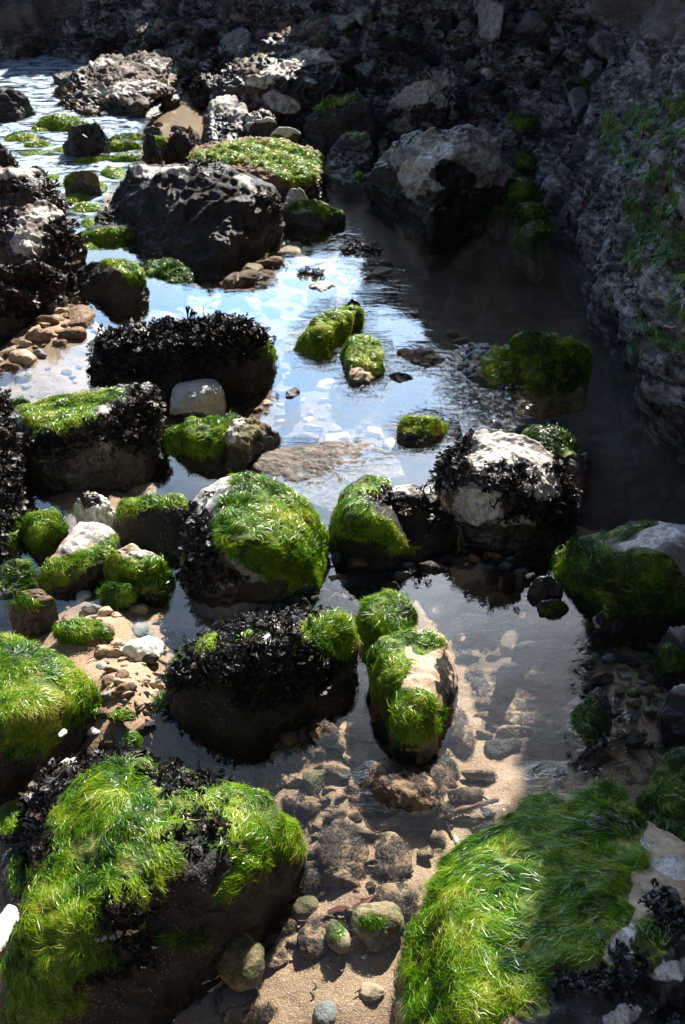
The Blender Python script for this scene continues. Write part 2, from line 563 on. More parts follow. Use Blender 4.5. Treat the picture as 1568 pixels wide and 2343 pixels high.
ALL = []
def rock(name, label, hulls, mat='chalk', cat='rock', lvl=6, p=20, amp=0.022, fr=7.0, g=None, gthr=-2.0, gsoft=0.3, w=None, k=None, pale=None,
         grp=None, kbase=0.07, gs=None, ws=None, seed=None, drop=-0.16, gmat='algae', ridge=0.5, wmat='fucus', knoise=0.0, extra=None, gwin=False, strata=None):
    seed = seed if seed is not None else (len(ALL) * 13 + 5)
    if not isinstance(hulls[0], list):
        hulls = [hulls]
    Vs, Fs, off = [], [], 0
    for h in hulls:
        V, F = hull_surface(base_points(h, drop), lvl, p)
        Vs.append(V); Fs.append(F + off); off += len(V)
    V = np.vstack(Vs); F = np.vstack(Fs)
    N = vnormals(V, F)
    size = float(np.linalg.norm(V.max(0) - V.min(0)))
    dist0 = float(np.linalg.norm(V.mean(0) - CAM))
    thick = float(np.sort(V.max(0) - V.min(0))[0])
    A = min(amp * size, 0.06 * thick + 0.004)
    f0 = fr / size
    warp = np.stack([pnoise(V * f0 * 0.6, seed + 1), pnoise(V * f0 * 0.6, seed + 2), pnoise(V * f0 * 0.6, seed + 3)], 1) * 0.35 / f0
    V = V + N * (A * (1.3 * fbm((V + warp) * f0, 4, seed, gain=0.45) + ridge * ridged((V + warp) * f0 * 1.9, 2, seed + 8)))[:, None]
    if strata:
        ph = V[:, 2] + strata[2] * V[:, 0] + strata[3] * V[:, 1] + 0.03 * fbm(V * 3, 2, seed + 70)
        s_ = (ph * strata[0]) % 1.0
        st_ = np.where(s_ < 0.75, s_ / 0.75, (1 - s_) / 0.25) - 0.5
        H = N.copy(); H[:, 2] *= 0.25
        V = V + H * (strata[1] * st_ * (0.6 + 0.8 * fbm(V * 5, 2, seed + 71)))[:, None]
    N = vnormals(V, F)
    green = region(V, g, seed=seed) * sstep(gthr, gthr + gsoft, N[:, 2]) if g else np.zeros(len(V))
    pl = region(V, pale, seed=seed + 7) if pale else np.zeros(len(V))
    keep = (1 - pl) * ((1 - green) if gwin else 1.0)
    weed = region(V, w, seed=seed + 4) * keep if w else np.zeros(len(V))
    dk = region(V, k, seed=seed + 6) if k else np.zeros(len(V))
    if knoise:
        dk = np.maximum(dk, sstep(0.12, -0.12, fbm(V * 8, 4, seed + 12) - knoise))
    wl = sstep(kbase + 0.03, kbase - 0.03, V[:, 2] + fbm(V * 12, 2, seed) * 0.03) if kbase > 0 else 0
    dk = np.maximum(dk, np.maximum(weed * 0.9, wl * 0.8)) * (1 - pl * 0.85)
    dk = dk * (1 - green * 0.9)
    film = np.maximum(green, 0.60 * region(V, g, soft=34, warp=34, seed=seed + 9) * sstep(-.15, .15, fbm(V * 18, 3, seed + 90)) * (1 - pl)) if g else green
    org = np.array([V[:, 0].mean(), V[:, 1].mean(), max(-0.1, V[:, 2].min())])
    o = mk(name, V - org, F, MAT[mat], None, {'green': film, 'dark': dk, 'pale': pl}, loc=org)
    tag(o, label, cat, grp)
    ALL.append(o)
    if g and gs is not False:
        kw = dict(seed=seed, R0=max(0.05, size * 0.2)); kw.update(gs or {}); kw['R0'] = max(0.05, size * 0.2)
        bare = sstep(-0.38, -0.2, fbm(V * 13, 3, seed + 60)) * (1 - pl)
        strands(o, org, V, F, N, green * (1 - weed) * bare, mat=gmat, **kw)
    if w and ws is not False:
        kw = dict(seed=seed + 3, size=0); kw.update(ws or {})
        dist = float(np.linalg.norm(org - CAM))
        kw['size'] = max(0.6 * kw['size'], 0.0062 * dist + 0.008)
        kw['maxn'] = int(kw.get('maxn', 3200) * 1.6)
        for pr in w:
            fronds(o, org, V, F, N, region(V, [pr], seed=seed + 4) * keep, mat=wmat, **kw)
    if extra:
        extra(o, org, V, F, N)
    return o

def stone(px, py, w, h, label, grp=None, mat='brown', yaw=None, npt=20, rise=None, emb=0.35, lvl=4, name='stone', cat='stone', p=8, z=None, amp=0.03, g=None,
          fuzz=0, pale=None, gs=None, k=None, seed=None, flat=0.55, gthr=-2.0, surf=None):
    """a loose stone whose outline is about w x h pixels round (px, py); rise = its height over its width"""
    seed = seed if seed is not None else len(ALL) * 7 + 3
    r_ = np.random.default_rng(seed)
    q = at(px, py, 0) if surf is None else surf
    for _ in range(3):
        if surf is None:
            zz = (float(gz(q[0], q[1])[0]) if z is None else z)
            q = at(px, py, zz)
    zz = q[2]
    sl = np.linalg.norm(q - CAM)
    phi = math.asin((CAM_H - zz) / sl)
    mpp = sl / FPX / math.cos(math.atan2(py - CY, FPX))
    W = w * mpp
    vis = h * mpp
    rz = W * (rise if rise is not None else flat) * 0.5
    dep = max(0.35 * W, (vis - 1.1 * rz * math.cos(phi)) / math.sin(phi))
    yaw = R(yaw if yaw is not None else r_.uniform(-25, 25))
    n = npt
    u = r_.normal(size=(n, 3)); u /= np.linalg.norm(u, axis=1)[:, None]
    if npt >= 16:
        u = np.vstack([u, np.eye(3), -np.eye(3)])
    u = np.sign(u) * np.abs(u) ** 0.75
    P = u * np.array([W / 2, dep / 2, rz]) * r_.uniform(0.85, 1.1, (len(u), 1))
    c, s = math.cos(yaw), math.sin(yaw)
    P[:, :2] = P[:, :2] @ np.array([[c, s], [-s, c]])
    P = P + q + np.array([0, 0, rz * (1 - 2 * emb)])
    if z is not None and z < 0.03 and surf is None:      # a stone that stands higher still reaches down to the bed
        g0 = float(gz(q[0], q[1])[0]) - 0.015
        c0 = P[:, 2].mean()
        lo = P[:, 2].min()
        if lo > g0:
            m_ = P[:, 2] < c0
            P[m_, 2] = c0 - (c0 - P[m_, 2]) * (c0 - g0) / (c0 - lo)
            P[m_, :2] = q[:2] + (P[m_, :2] - q[:2]) * 1.3
    V, F = hull_surface(P, lvl, p)
    N = vnormals(V, F)
    A = amp * W
    V = V + N * (A * (fbm(V * 4 / W, 3, seed) + 0.4 * ridged(V * 8 / W, 2, seed)))[:, None]
    N = vnormals(V, F)
    green = region(V, g, seed=seed, warp=5) * sstep(gthr, gthr + 0.3, N[:, 2]) if g else np.zeros(len(V))
    pl = region(V, pale, seed=seed, warp=5, soft=3) if pale else np.zeros(len(V))
    dk = region(V, k, seed=seed, warp=5, soft=4) if k else np.zeros(len(V))
    org = np.array([V[:, 0].mean(), V[:, 1].mean(), V[:, 2].min()])
    o = mk(name, V - org, F, MAT[mat], None, {'green': green, 'dark': dk, 'pale': pl}, loc=org)
    tag(o, label, cat, grp)
    ALL.append(o)
    if g:
        kw = dict(seed=seed, R0=max(0.02, W * 0.5), L=0.022, cov=3.5); kw.update(gs or {})
        strands(o, org, V, F, N, green, **kw)
    if fuzz:
        strands(o, org, V, F, N, sstep(0.0, 0.25, fbm(V * 26, 3, seed + 2)) * (N[:, 2] > -0.3), name='brown_weed', mat='fuzz', L=0.012, cov=fuzz, wmul=0.8, seg=4,
                seed=seed, jitter=1.0, down=0.2, lift=0.6, R0=max(0.02, W * 0.5), tone=0.45, maxn=3000, zmin=-.3)
    return o
# ------------------------------------------------------------------ light
SUN_AZ, SUN_EL = R(20), R(43)
SUN = np.array([math.sin(SUN_AZ) * math.cos(SUN_EL), math.cos(SUN_AZ) * math.cos(SUN_EL), math.sin(SUN_EL)])
sl = bpy.data.lights.new('sun', 'SUN')
sl.energy = 5.0
sl.angle = R(0.5)
sl.color = (1.0, 0.94, 0.84)
so = bpy.data.objects.new('sun', sl)
COL.objects.link(so)
so.rotation_euler = Vector(-SUN).to_track_quat('-Z', 'Y').to_euler()
so.location = tuple(SUN * 30)

world = bpy.data.worlds.new('World')
scene.world = world
world.use_nodes = True
nt = world.node_tree
nt.nodes.clear()
sky = nd(nt, 'ShaderNodeTexSky', sky_type='NISHITA', sun_disc=False)
sky.sun_elevation = SUN_EL
sky.sun_rotation = SUN_AZ
sky.air_density = 0.7
sky.dust_density = 0.6
tc = nd(nt, 'ShaderNodeTexCoord').outputs['Generated']
sep = nd(nt, 'ShaderNodeSeparateXYZ')
nt.links.new(tc, sep.inputs[0])
zc = mathn(nt, 'ADD', mathn(nt, 'MAXIMUM', sep.outputs['Z'], 0.0), 0.18)
cmb = nd(nt, 'ShaderNodeCombineXYZ')
nt.links.new(mathn(nt, 'DIVIDE', sep.outputs['X'], zc), cmb.inputs['X'])
nt.links.new(mathn(nt, 'DIVIDE', sep.outputs['Y'], zc), cmb.inputs['Y'])
cl = noise_node(nt, cmb.outputs[0], 1.7, 7, 0.58, 0.5)
cm = rampf(nt, cl, 0.45, 0.66)
dotn = nd(nt, 'ShaderNodeVectorMath', operation='DOT_PRODUCT')
nt.links.new(tc, dotn.inputs[0])
dotn.inputs[1].default_value = (math.sin(R(-3)) * math.cos(R(24)), math.cos(R(-3)) * math.cos(R(24)), math.sin(R(24)))
dt = mathn(nt, 'MAXIMUM', dotn.outputs['Value'], 0.0)
glow = mathn(nt, 'POWER', dt, 21.0)
ds = nd(nt, 'ShaderNodeVectorMath', operation='DOT_PRODUCT')
nt.links.new(tc, ds.inputs[0])
ds.inputs[1].default_value = (math.sin(R(8)) * math.cos(R(36)), math.cos(R(8)) * math.cos(R(36)), math.sin(R(36)))
cloud_lobe = mathn(nt, 'MULTIPLY', mathn(nt, 'POWER', mathn(nt, 'MAXIMUM', ds.outputs['Value'], 0.0), 85.0), 110.0)
# white clouds, with bright lobes added away from the sun for pool reflections
cb = mathn(nt, 'ADD', cloud_lobe, mathn(nt, 'ADD', mathn(nt, 'MULTIPLY', glow, 38.0), 0.6))
cc = nd(nt, 'ShaderNodeCombineColor')
for i, kf in enumerate((0.97, 0.99, 1.0)):
    nt.links.new(mathn(nt, 'MULTIPLY', cb, kf), cc.inputs[i])
hz = nd(nt, 'ShaderNodeCombineColor')
for i, kf in enumerate((23.0, 41.0, 66.0)):
    nt.links.new(mathn(nt, 'ADD', mathn(nt, 'MULTIPLY', glow, kf), mathn(nt, 'MULTIPLY', cloud_lobe, .35)), hz.inputs[i])
addc = nd(nt, 'ShaderNodeMix', data_type='RGBA', blend_type='ADD')
addc.inputs[0].default_value = 1.0
nt.links.new(sky.outputs[0], addc.inputs[6])
nt.links.new(hz.outputs[0], addc.inputs[7])
skyc = mixc(nt, mathn(nt, 'MULTIPLY', cm, 0.85), addc.outputs[2], cc.outputs[0])
bg = nd(nt, 'ShaderNodeBackground')
bg.inputs['Strength'].default_value = 0.05
nt.links.new(skyc, bg.inputs['Color'])
wo = nd(nt, 'ShaderNodeOutputWorld')
nt.links.new(bg.outputs[0], wo.inputs[0])

vs = scene.view_settings
vs.view_transform = 'Standard'
vs.look = 'None'
vs.exposure = 1.36
vs.gamma = 1.0
vs.use_curve_mapping = False
scene.cycles.use_denoising = True
scene.cycles.max_bounces = 6
scene.cycles.diffuse_bounces = 2
scene.cycles.glossy_bounces = 3
scene.cycles.transparent_max_bounces = 8
scene.cycles.transmission_bounces = 4
scene.cycles.caustics_reflective = False
scene.cycles.caustics_refractive = False
scene.cycles.sample_clamp_indirect = 4.0

cam = bpy.data.cameras.new('camera')
cam.sensor_fit = 'VERTICAL'
cam.sensor_height = 23.6
cam.lens = 23.6 / 2 / (1171.0 / FPX)
cam.clip_start = 0.05
cam.clip_end = 1000
cam.dof.use_dof = True
cam.dof.focus_distance = 2.1
cam.dof.aperture_fstop = 8.0
co = bpy.data.objects.new('camera', cam)
COL.objects.link(co)
co.location = (0, 0, CAM_H)
co.rotation_euler = (math.pi / 2 - PITCH, 0, 0)
scene.camera = co

# ------------------------------------------------------------------ sand
def grid(xs, ys):
    X, Y = np.meshgrid(xs, ys)
    nx, ny = len(xs), len(ys)
    i = np.arange(nx * ny).reshape(ny, nx)
    F = np.stack([i[:-1, :-1], i[:-1, 1:], i[1:, 1:], i[1:, :-1]], -1).reshape(-1, 4)
    return X.ravel(), Y.ravel(), F

def sand_material():
    m, nt, N, L = new_mat('wet_sand')
    pos = nd(nt, 'ShaderNodeNewGeometry').outputs['Position']
    n1 = noise_node(nt, pos, 4, 5, 0.6)
    n2 = noise_node(nt, pos, 60, 4, 0.7)
    n3 = noise_node(nt, pos, 420, 2, 0.6)
    col = ramp(nt, n1, [(0.3, (0.26, 0.148, 0.082)), (0.55, (0.37, 0.225, 0.13)), (0.75, (0.46, 0.30, 0.188))])
    col = mixc(nt, mathn(nt, 'MULTIPLY', rampf(nt, n2, 0.52, 0.72), 0.35), col, (0.20, 0.135, 0.095))
    col = mixc(nt, mathn(nt, 'MULTIPLY', rampf(nt, n3, 0.58, 0.66), 0.8), col, (0.72, 0.62, 0.52))
    col = mixc(nt, mathn(nt, 'MULTIPLY', rampf(nt, n3, 0.43, 0.34), 0.65), col, (0.11, 0.07, 0.045))
    w = attr(nt, 'weedy')  # weed cover, plus shade painted into the bed
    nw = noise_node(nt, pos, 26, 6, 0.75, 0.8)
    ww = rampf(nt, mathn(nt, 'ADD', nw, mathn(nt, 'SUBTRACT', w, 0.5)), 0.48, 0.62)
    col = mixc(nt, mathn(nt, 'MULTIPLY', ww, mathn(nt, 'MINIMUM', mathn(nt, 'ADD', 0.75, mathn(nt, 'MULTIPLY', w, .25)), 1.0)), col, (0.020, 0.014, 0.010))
    si = attr(nt, 'silt')
    col = mixc(nt, mathn(nt, 'MULTIPLY', rampf(nt, mathn(nt, 'ADD', mathn(nt, 'MULTIPLY', nw, .6), mathn(nt, 'SUBTRACT', si, .3)), .25, .55), .92), col, ramp(nt, n2, [(.35, (0.06, 0.034, 0.02)), (.6, (0.13, 0.078, 0.046)), (.75, (.24, .16, .10))]))
    b = nd(nt, 'ShaderNodeBsdfPrincipled')
    L.new(col, b.inputs['Base Color'])
    b.inputs['Roughness'].default_value = 0.8
    bp = nd(nt, 'ShaderNodeBump')
    bp.inputs['Strength'].default_value = 0.55
    bp.inputs['Distance'].default_value = 0.01
    L.new(mathn(nt, 'ADD', n2, mathn(nt, 'MULTIPLY', n3, 0.4)), bp.inputs['Height'])
    L.new(bp.outputs[0], b.inputs['Normal'])
    o = nd(nt, 'ShaderNodeOutputMaterial')
    L.new(b.outputs[0], o.inputs[0])
    return m

xs = np.concatenate([-np.geomspace(250, 2.3, 34), np.arange(-2.2, 2.2, 0.016), np.geomspace(2.3, 250, 30)])
ys = np.concatenate([np.array([-250, -100, -30, -10, -4, -1.5, -0.5, 0.1]), np.arange(0.45, 4.6, 0.016), np.geomspace(4.65, 400, 120)])
X, Y, F = grid(xs, ys)
Z = gz(X, Y)
V = np.stack([X, Y, Z], 1)
near = (np.abs(X) < 2.5) & (Y > 0.3) & (Y < 7)
fine = fbm(V * 22, 3, 5) * 0.006 + ridged(V * 9, 2, 9) * 0.006
V[:, 2] += np.where(near, fine, 0)
shade_weed = region(V, [[(850, 430), (1220, 430), (1400, 520), (1600, 760), (1800, 1000), (1800, 1230), (1300, 1200), (1150, 960), (1050, 820), (960, 700), (900, 560)]], soft=40, warp=20)  # bed blackened to paint the cliff's shade along with dark weed
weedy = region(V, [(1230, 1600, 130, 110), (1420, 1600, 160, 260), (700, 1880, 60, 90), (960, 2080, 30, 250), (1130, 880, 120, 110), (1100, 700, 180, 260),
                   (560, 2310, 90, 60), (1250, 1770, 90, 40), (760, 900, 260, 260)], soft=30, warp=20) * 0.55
weedy = np.maximum(weedy, shade_weed * 1.5)  # weedy also carries the painted shade from here on
weedy = np.maximum(weedy, 1.2 * region(V, [[(560, 1380), (740, 1240), (950, 1280), (1230, 1240), (1240, 1330), (1130, 1320), (1040, 1295), (940, 1350), (820, 1370), (700, 1400)], (290, 1060, 150, 60), (430, 690, 120, 40)], soft=20, warp=14))  # gap floor between boulders painted dark for shade and wet rubble
silt = region(V, [[(200, 560), (560, 520), (700, 500), (760, 440), (860, 420), (1200, 440), (1350, 800), (1000, 960), (1000, 1080), (880, 1060), (560, 1060), (500, 960), (620, 820), (230, 720), (180, 660)], [(1060, 1360), (1330, 1330), (1420, 1480), (1340, 1720), (1240, 1750), (1120, 1720), (1070, 1600)], [(250, 1050), (420, 1050), (380, 1130), (200, 1130)]], soft=40, warp=24)
silt = np.maximum(silt, sstep(-1.6, -2.6, X) * sstep(3, 5, Y))
sand = mk('sand', V, F, sand_material(), attrs={'weedy': weedy, 'silt': silt})
tag(sand, kind='structure')

# ------------------------------------------------------------------ water
def water_material():
    m, nt, N, L = new_mat('sea_water')
    pos = nd(nt, 'ShaderNodeNewGeometry').outputs['Position']
    choppy = attr(nt, 'chop')
    rip = attr(nt, 'ripple')
    mp = nd(nt, 'ShaderNodeMapping')
    mp.inputs['Scale'].default_value = (1.0, 2.2, 1.0)
    mp.inputs['Rotation'].default_value = (0, 0, R(24))
    L.new(pos, mp.inputs['Vector'])
    a1 = noise_node(nt, pos, 3.0, 2, 0.5)
    a2 = noise_node(nt, mp.outputs[0], 17, 3, 0.55, 0.8)
    a3 = noise_node(nt, mp.outputs[0], 4.5, 5, 0.6, 0.6)
    h = mathn(nt, 'ADD', mathn(nt, 'MULTIPLY', a1, 0.004),
              mathn(nt, 'ADD', mathn(nt, 'MULTIPLY', a2, mathn(nt, 'ADD', mathn(nt, 'MULTIPLY', rip, 0.010), 0.0003)),
                    mathn(nt, 'MULTIPLY', a3, mathn(nt, 'MULTIPLY', choppy, 0.16))))
    bp = nd(nt, 'ShaderNodeBump')
    bp.inputs['Strength'].default_value = 1.0
    bp.inputs['Distance'].default_value = 1.0
    L.new(h, bp.inputs['Height'])
    dn = nd(nt, 'ShaderNodeVectorMath', operation='DOT_PRODUCT')
    L.new(bp.outputs[0], dn.inputs[0])
    L.new(nd(nt, 'ShaderNodeNewGeometry').outputs['Incoming'], dn.inputs[1])
    ci = mathn(nt, 'SUBTRACT', 1.0, mathn(nt, 'ABSOLUTE', dn.outputs['Value']), True)
    frs = mathn(nt, 'ADD', 0.024, mathn(nt, 'MULTIPLY', mathn(nt, 'POWER', ci, 3.6), 0.95), True)
    tr = nd(nt, 'ShaderNodeBsdfTransparent')
    tr.inputs['Color'].default_value = (0.86, 0.90, 0.90, 1)
    gl = nd(nt, 'ShaderNodeBsdfGlossy')
    gl.inputs['Roughness'].default_value = 0.015
    L.new(bp.outputs[0], gl.inputs['Normal'])
    mx = nd(nt, 'ShaderNodeMixShader')
    L.new(frs, mx.inputs[0])
    L.new(tr.outputs[0], mx.inputs[1])
    L.new(gl.outputs[0], mx.inputs[2])
    # broken water: pale blue flecks, some foam, mostly painted sky reflection, sea only
    fo = nd(nt, 'ShaderNodeBsdfDiffuse')
    fo.inputs['Color'].default_value = (0.58, 0.72, 0.88, 1)
    fm = mathn(nt, 'MULTIPLY', choppy, mathn(nt, 'MULTIPLY', rampf(nt, noise_node(nt, mp.outputs[0], 6, 6, 0.7, 1.2), 0.40, 0.60), 0.75))
    m2 = nd(nt, 'ShaderNodeMixShader')
    L.new(fm, m2.inputs[0])
    L.new(mx.outputs[0], m2.inputs[1])
    L.new(fo.outputs[0], m2.inputs[2])
    o = nd(nt, 'ShaderNodeOutputMaterial')
    L.new(m2.outputs[0], o.inputs[0])
    return m

xs = np.concatenate([-np.geomspace(250, 3.3, 30), np.arange(-3.2, 2.2, 0.05), np.geomspace(2.3, 60, 12)])
ys = np.concatenate([np.array([-60, -20, -5, -1, 0.2]), np.arange(0.45, 11, 0.05), np.geomspace(11.2, 400, 40)])
X, Y, F = grid(xs, ys)
V = np.stack([X, Y, np.zeros_like(X)], 1)
chop = region(V, [[(-900, 100), (430, 130), (330, 250), (310, 350), (250, 450), (190, 520), (90, 420), (-900, 420)]], soft=12, warp=10)
chop = np.maximum(chop, sstep(-3.2, -4.0, X) * sstep(4, 6, Y))
rip = region(V, [(1110, 910, 100, 60, 20)], soft=25, warp=4) + 0.03 * region(V, [(880, 560, 120, 120)], soft=40)
rip = np.maximum(rip, .55 * region(V, [(750, 765, 95, 70, -35), (830, 840, 66, 80), (965, 985, 80, 44), (1100, 850, 90, 66), (970, 825, 80, 34), (740, 1040, 170, 46), (880, 1790, 70, 40), (1120, 1880, 50, 40, -35), (1270, 1800, 130, 24), (870, 2110, 40, 30), (1390, 1660, 70, 50)], soft=14, warp=6))
water = mk('water', V, F, water_material(), attrs={'chop': chop, 'ripple': np.clip(rip, 0, 1)})
tag(water, kind='structure')

# ------------------------------------------------------------------ cliffs
def bez(t, pts):
    pts = np.asarray(pts, float)
    n = len(pts) - 1
    x = np.clip(t, 0, 1) * n
    i = np.minimum(x.astype(int), n - 1)
    f = (x - i)[:, None]
    p0 = pts[np.maximum(i - 1, 0)]; p1 = pts[i]; p2 = pts[i + 1]; p3 = pts[np.minimum(i + 2, n)]
    return 0.5 * ((2 * p1) + (-p0 + p2) * f + (2 * p0 - 5 * p1 + 4 * p2 - p3) * f ** 2 + (-p0 + 3 * p1 - 3 * p2 + p3) * f ** 3)

# foot x, foot y, outward x, outward y, profile id
PR = {
    'n': [(-.02, -.3), (0, 0), (.16, .30), (.36, .62), (.50, 1.0), (.58, 1.8), (.72, 2.9), (1.15, 4.7), (2.4, 5.6), (9, 6.2)],
    'k': [(.08, -.3), (0, 0), (.10, .30), (.28, .62), (.40, 1.0), (.42, 1.8), (.42, 2.9), (.66, 4.7), (2.0, 5.6), (9, 6.2)],
    'm': [(-.02, -.3), (0, 0), (.45, .25), (.85, .55), (1.0, 1.1), (1.10, 2.0), (1.35, 2.9), (1.80, 3.6), (2.8, 4.2), (9, 5.0)],
    'q': [(-.02, -.3), (0, 0), (.45, .25), (.85, .50), (1.1, 1.0), (1.2, 1.7), (1.28, 2.3), (1.4, 3.0), (2.4, 3.6), (9, 4.4)],
    's': [(-.02, -.3), (0, 0), (.45, .20), (.95, .42), (1.25, .9), (1.35, 1.5), (1.45, 2.0), (1.6, 2.35), (3.0, 3.0), (9, 3.8)],
    'r': [(-.02, -.3), (0, 0), (.55, .18), (1.2, .34), (1.8, .60), (2.1, 1.0), (2.3, 1.4), (2.6, 1.9), (4.0, 2.4), (9, 3.0)],
    'f': [(-.02, -.3), (0, 0), (.25, .20), (.50, .45), (.62, .62), (.70, .80), (.80, .95), (1.0, 1.1), (2.6, 1.3), (9, 1.6)],
}
ST = [(-12, -7, -.3, -1, 'n'), (-5, -5.5, 0, -1, 'n'), (0, -4.6, .3, -1, 'n'), (1.9, -3, 1, -.3, 'n'), (1.95, -1, 1, 0, 'n'), (1.90, 1.2, 1, .1, 'n'), (1.46, 2.4, 1, .15, 'k'), (1.16, 3.3, 1, .1, 'k'), (1.17, 4.4, 1, .1, 'k'),  # opening stations: unseen cliff added behind the camera to cut sky fill
      (1.22, 5.5, 1, .2, 'n'), (1.10, 6.4, .8, .6, 'm'), (.70, 7.0, .45, .9, 'q'), (.42, 7.12, .3, 1, 's'), (.14, 7.22, .18, 1, 's'), (-.2, 7.4, .1, 1, 'r'), (-.55, 7.7, 0, 1, 'r'), (-1.15, 8.5, -.1, 1, 'r'),
      (-1.7, 9.4, -.1, 1, 'f'), (-2.6, 9.7, .0, 1, 'f'), (-3.6, 9.4, .0, 1, 'f'), (-5.5, 9.2, .0, 1, 'f'), (-9, 9.8, 0, 1, 'f'), (-20, 12, 0, 1, 'f')]
def cliff_sheet(st, nu, rows):
    keys = np.array([list(s[:4]) + [v for pt in PR[s[4]] for v in pt] for s in st])
    # spread the samples by arc length
    t = np.linspace(0, 1, 2000)
    B = bez(t, keys)
    ds = np.linalg.norm(np.diff(B[:, :2], axis=0), axis=1)
    dens = ds * np.where(B[1:, 1] < 1.0, .25, 1.0) / np.maximum(1.0, 0.25 * np.abs(B[1:, 0]) + 0.15 * np.abs(B[1:, 1] - 4))
    s = np.concatenate([[0], np.cumsum(dens)]); s /= s[-1]
    B = bez(np.interp(np.linspace(0, 1, nu), s, t), keys)
    o = B[:, 2:4] / np.linalg.norm(B[:, 2:4], axis=1)[:, None]
    prof = B[:, 4:].reshape(nu, 10, 2)
    v = np.concatenate([np.linspace(0, 4.4, rows, endpoint=False), np.linspace(4.4, 9, rows // 3)])
    out = []
    for a in v:
        i = min(int(a), 8); f = a - i
        q = prof[:, i] * (1 - f) + prof[:, i + 1] * f
        out.append(np.stack([B[:, 0] + o[:, 0] * q[:, 0], B[:, 1] + o[:, 1] * q[:, 0], q[:, 1]], 1))
    V = np.array(out)
    nv = len(v)
    idx = np.arange(nv * nu).reshape(nv, nu)
    F = np.stack([idx[:-1, :-1], idx[1:, :-1], idx[1:, 1:], idx[:-1, 1:]], -1).reshape(-1, 4)
    V = V.reshape(-1, 3)
    return V, F

V, F = cliff_sheet(ST, 900, 150)
T = np.vstack([F[:, [0, 1, 2]], F[:, [0, 2, 3]]])
N = vnormals(V, T)
if N[:, 2].mean() < 0:
    F = F[:, ::-1]; T = T[:, ::-1]; N = -N
# the skyline of the cove: low on the left, stepping up to the right
cx_ = np.interp(V[:, 0] + .10 * pnoise(V * np.array([3., 3., 1.]), 61), [-20, -5, -1.5, -.3, .30, .42, .65, .9, 1.15, 1.5, 2.0, 4, 9], [1.8, 1.2, 1.3, 1.75, 1.5, 1.8, 2.0, 2.3, 2.9, 3.6, 4.3, 5, 6])
zz_ = np.where(V[:, 2] > .8, .8 + (V[:, 2] - .8) * 2.6, V[:, 2])
farm = sstep(7.0, 7.6, V[:, 1])
V[:, 2] = V[:, 2] * (1 - farm) + np.minimum(zz_, cx_ + .12 * (V[:, 1] - 8.5) * (V[:, 1] > 10)) * farm
amp = 0.075 + 0.05 * sstep(1.0, 2.5, V[:, 2]) + 0.07 * sstep(5.5, 7.5, V[:, 1])
V = V + N * (amp * (1.7 * fbm(V * 2.3, 2, 3, gain=.4) + 1.0 * np.abs(pnoise(V * 4.5, 8)) + 0.3 * np.abs(pnoise(V * 9.5, 18))))[:, None]
N = vnormals(V, T)
V = V + N * (0.040 * np.abs(pnoise(np.stack([V[:, 0] * 9, V[:, 1] * 6 - V[:, 2] * 4, V[:, 2] * 19 + V[:, 1] * 11], 1), 12)) + 0.012 * np.abs(pnoise(V * 34, 14)) + 0.005 * pnoise(V * 70, 15))[:, None]
N = vnormals(V, T)
gcl = region(V, [[(1390, 250), (1568, 215), (1700, 260), (1700, 700), (1568, 640), (1440, 600), (1400, 580), (1430, 480), (1480, 420), (1360, 330)],
                 [(1450, 740), (1500, 690), (1700, 640), (1700, 790), (1500, 800)], (1500, 420, 90, 40, -35), (1440, 790, 50, 18, -30), (1240, 45, 22, 40),
                 (1330, 190, 30, 14)], soft=14, warp=26) * sstep(-0.03, 0.10, fbm(V * np.array([7, 7, 11.]), 3, 33))
dcl = sstep(0.03, -0.10, fbm(np.stack([V[:, 0] * 8, V[:, 1] * 5 - V[:, 2] * 4, V[:, 2] * 16 + V[:, 1] * 9], 1), 5, 44, gain=.62) - 0.02) * (1 - gcl)
dcl = np.maximum(dcl, sstep(5.4, 6.6, V[:, 1]) * sstep(0.10, -0.02, fbm(V * 7, 4, 46) - 0.05) * (1 - gcl))
pcl = sstep(0.0, 0.34, fbm(V * np.array([10, 10, 15.]), 4, 55)) * 0.8
plain = region(V, [[(1350, -200), (2000, -200), (2000, 130), (1568, 105), (1440, 70), (1345, 20)], [(-400, -300), (200, -300), (190, 20), (120, 60), (-400, 110)]], soft=20, warp=10)
dcl = dcl * (1 - plain)
cliff = mk('cliff', V, F, MAT['cliff'], attrs={'green': gcl, 'plain': plain})
tag(cliff, kind='structure')
cv, cF, cN = V, T, N
st = strands(cliff, np.zeros(3), V, T, N, gcl, cov=0.8, L=0.028, seed=77, flow=(-.8, -.4, 0), down=1.0, swirl=0.4, R0=2.0, tone=0.42, maxn=15000)
dk_near = dcl * (V[:, 1] < 6.3) * (V[:, 1] > 1.8) * (V[:, 2] < 1.5)
fronds(cliff, np.zeros(3), V, T, N, sstep(.5, .9, dk_near), cov=0.5, size=0.030, seed=78, maxn=4000, lift=.15, down=1.2)
fronds(cliff, np.zeros(3), V, T, N, dcl * (V[:, 1] >= 6.2) * (V[:, 2] < 1.0) * (np.abs(V[:, 0]) < 4.5), cov=0.5, size=0.055, seed=79, maxn=4000, lift=.15, down=1.0)
cliff_bvh = BVHTree.FromPolygons([tuple(q) for q in V], [tuple(int(i) for i in f) for f in F])

def on_cliff(px, py):
    d = Vector(ray(px, py)).normalized()
    h = cliff_bvh.ray_cast(Vector(CAM), d)
    q = at(px, py, 0) if ray(px, py)[2] < 0 else None
    if h[0] is None or (q is not None and (q - CAM) @ (q - CAM) < h[3] ** 2):
        return q
    return np.array(h[0][:])
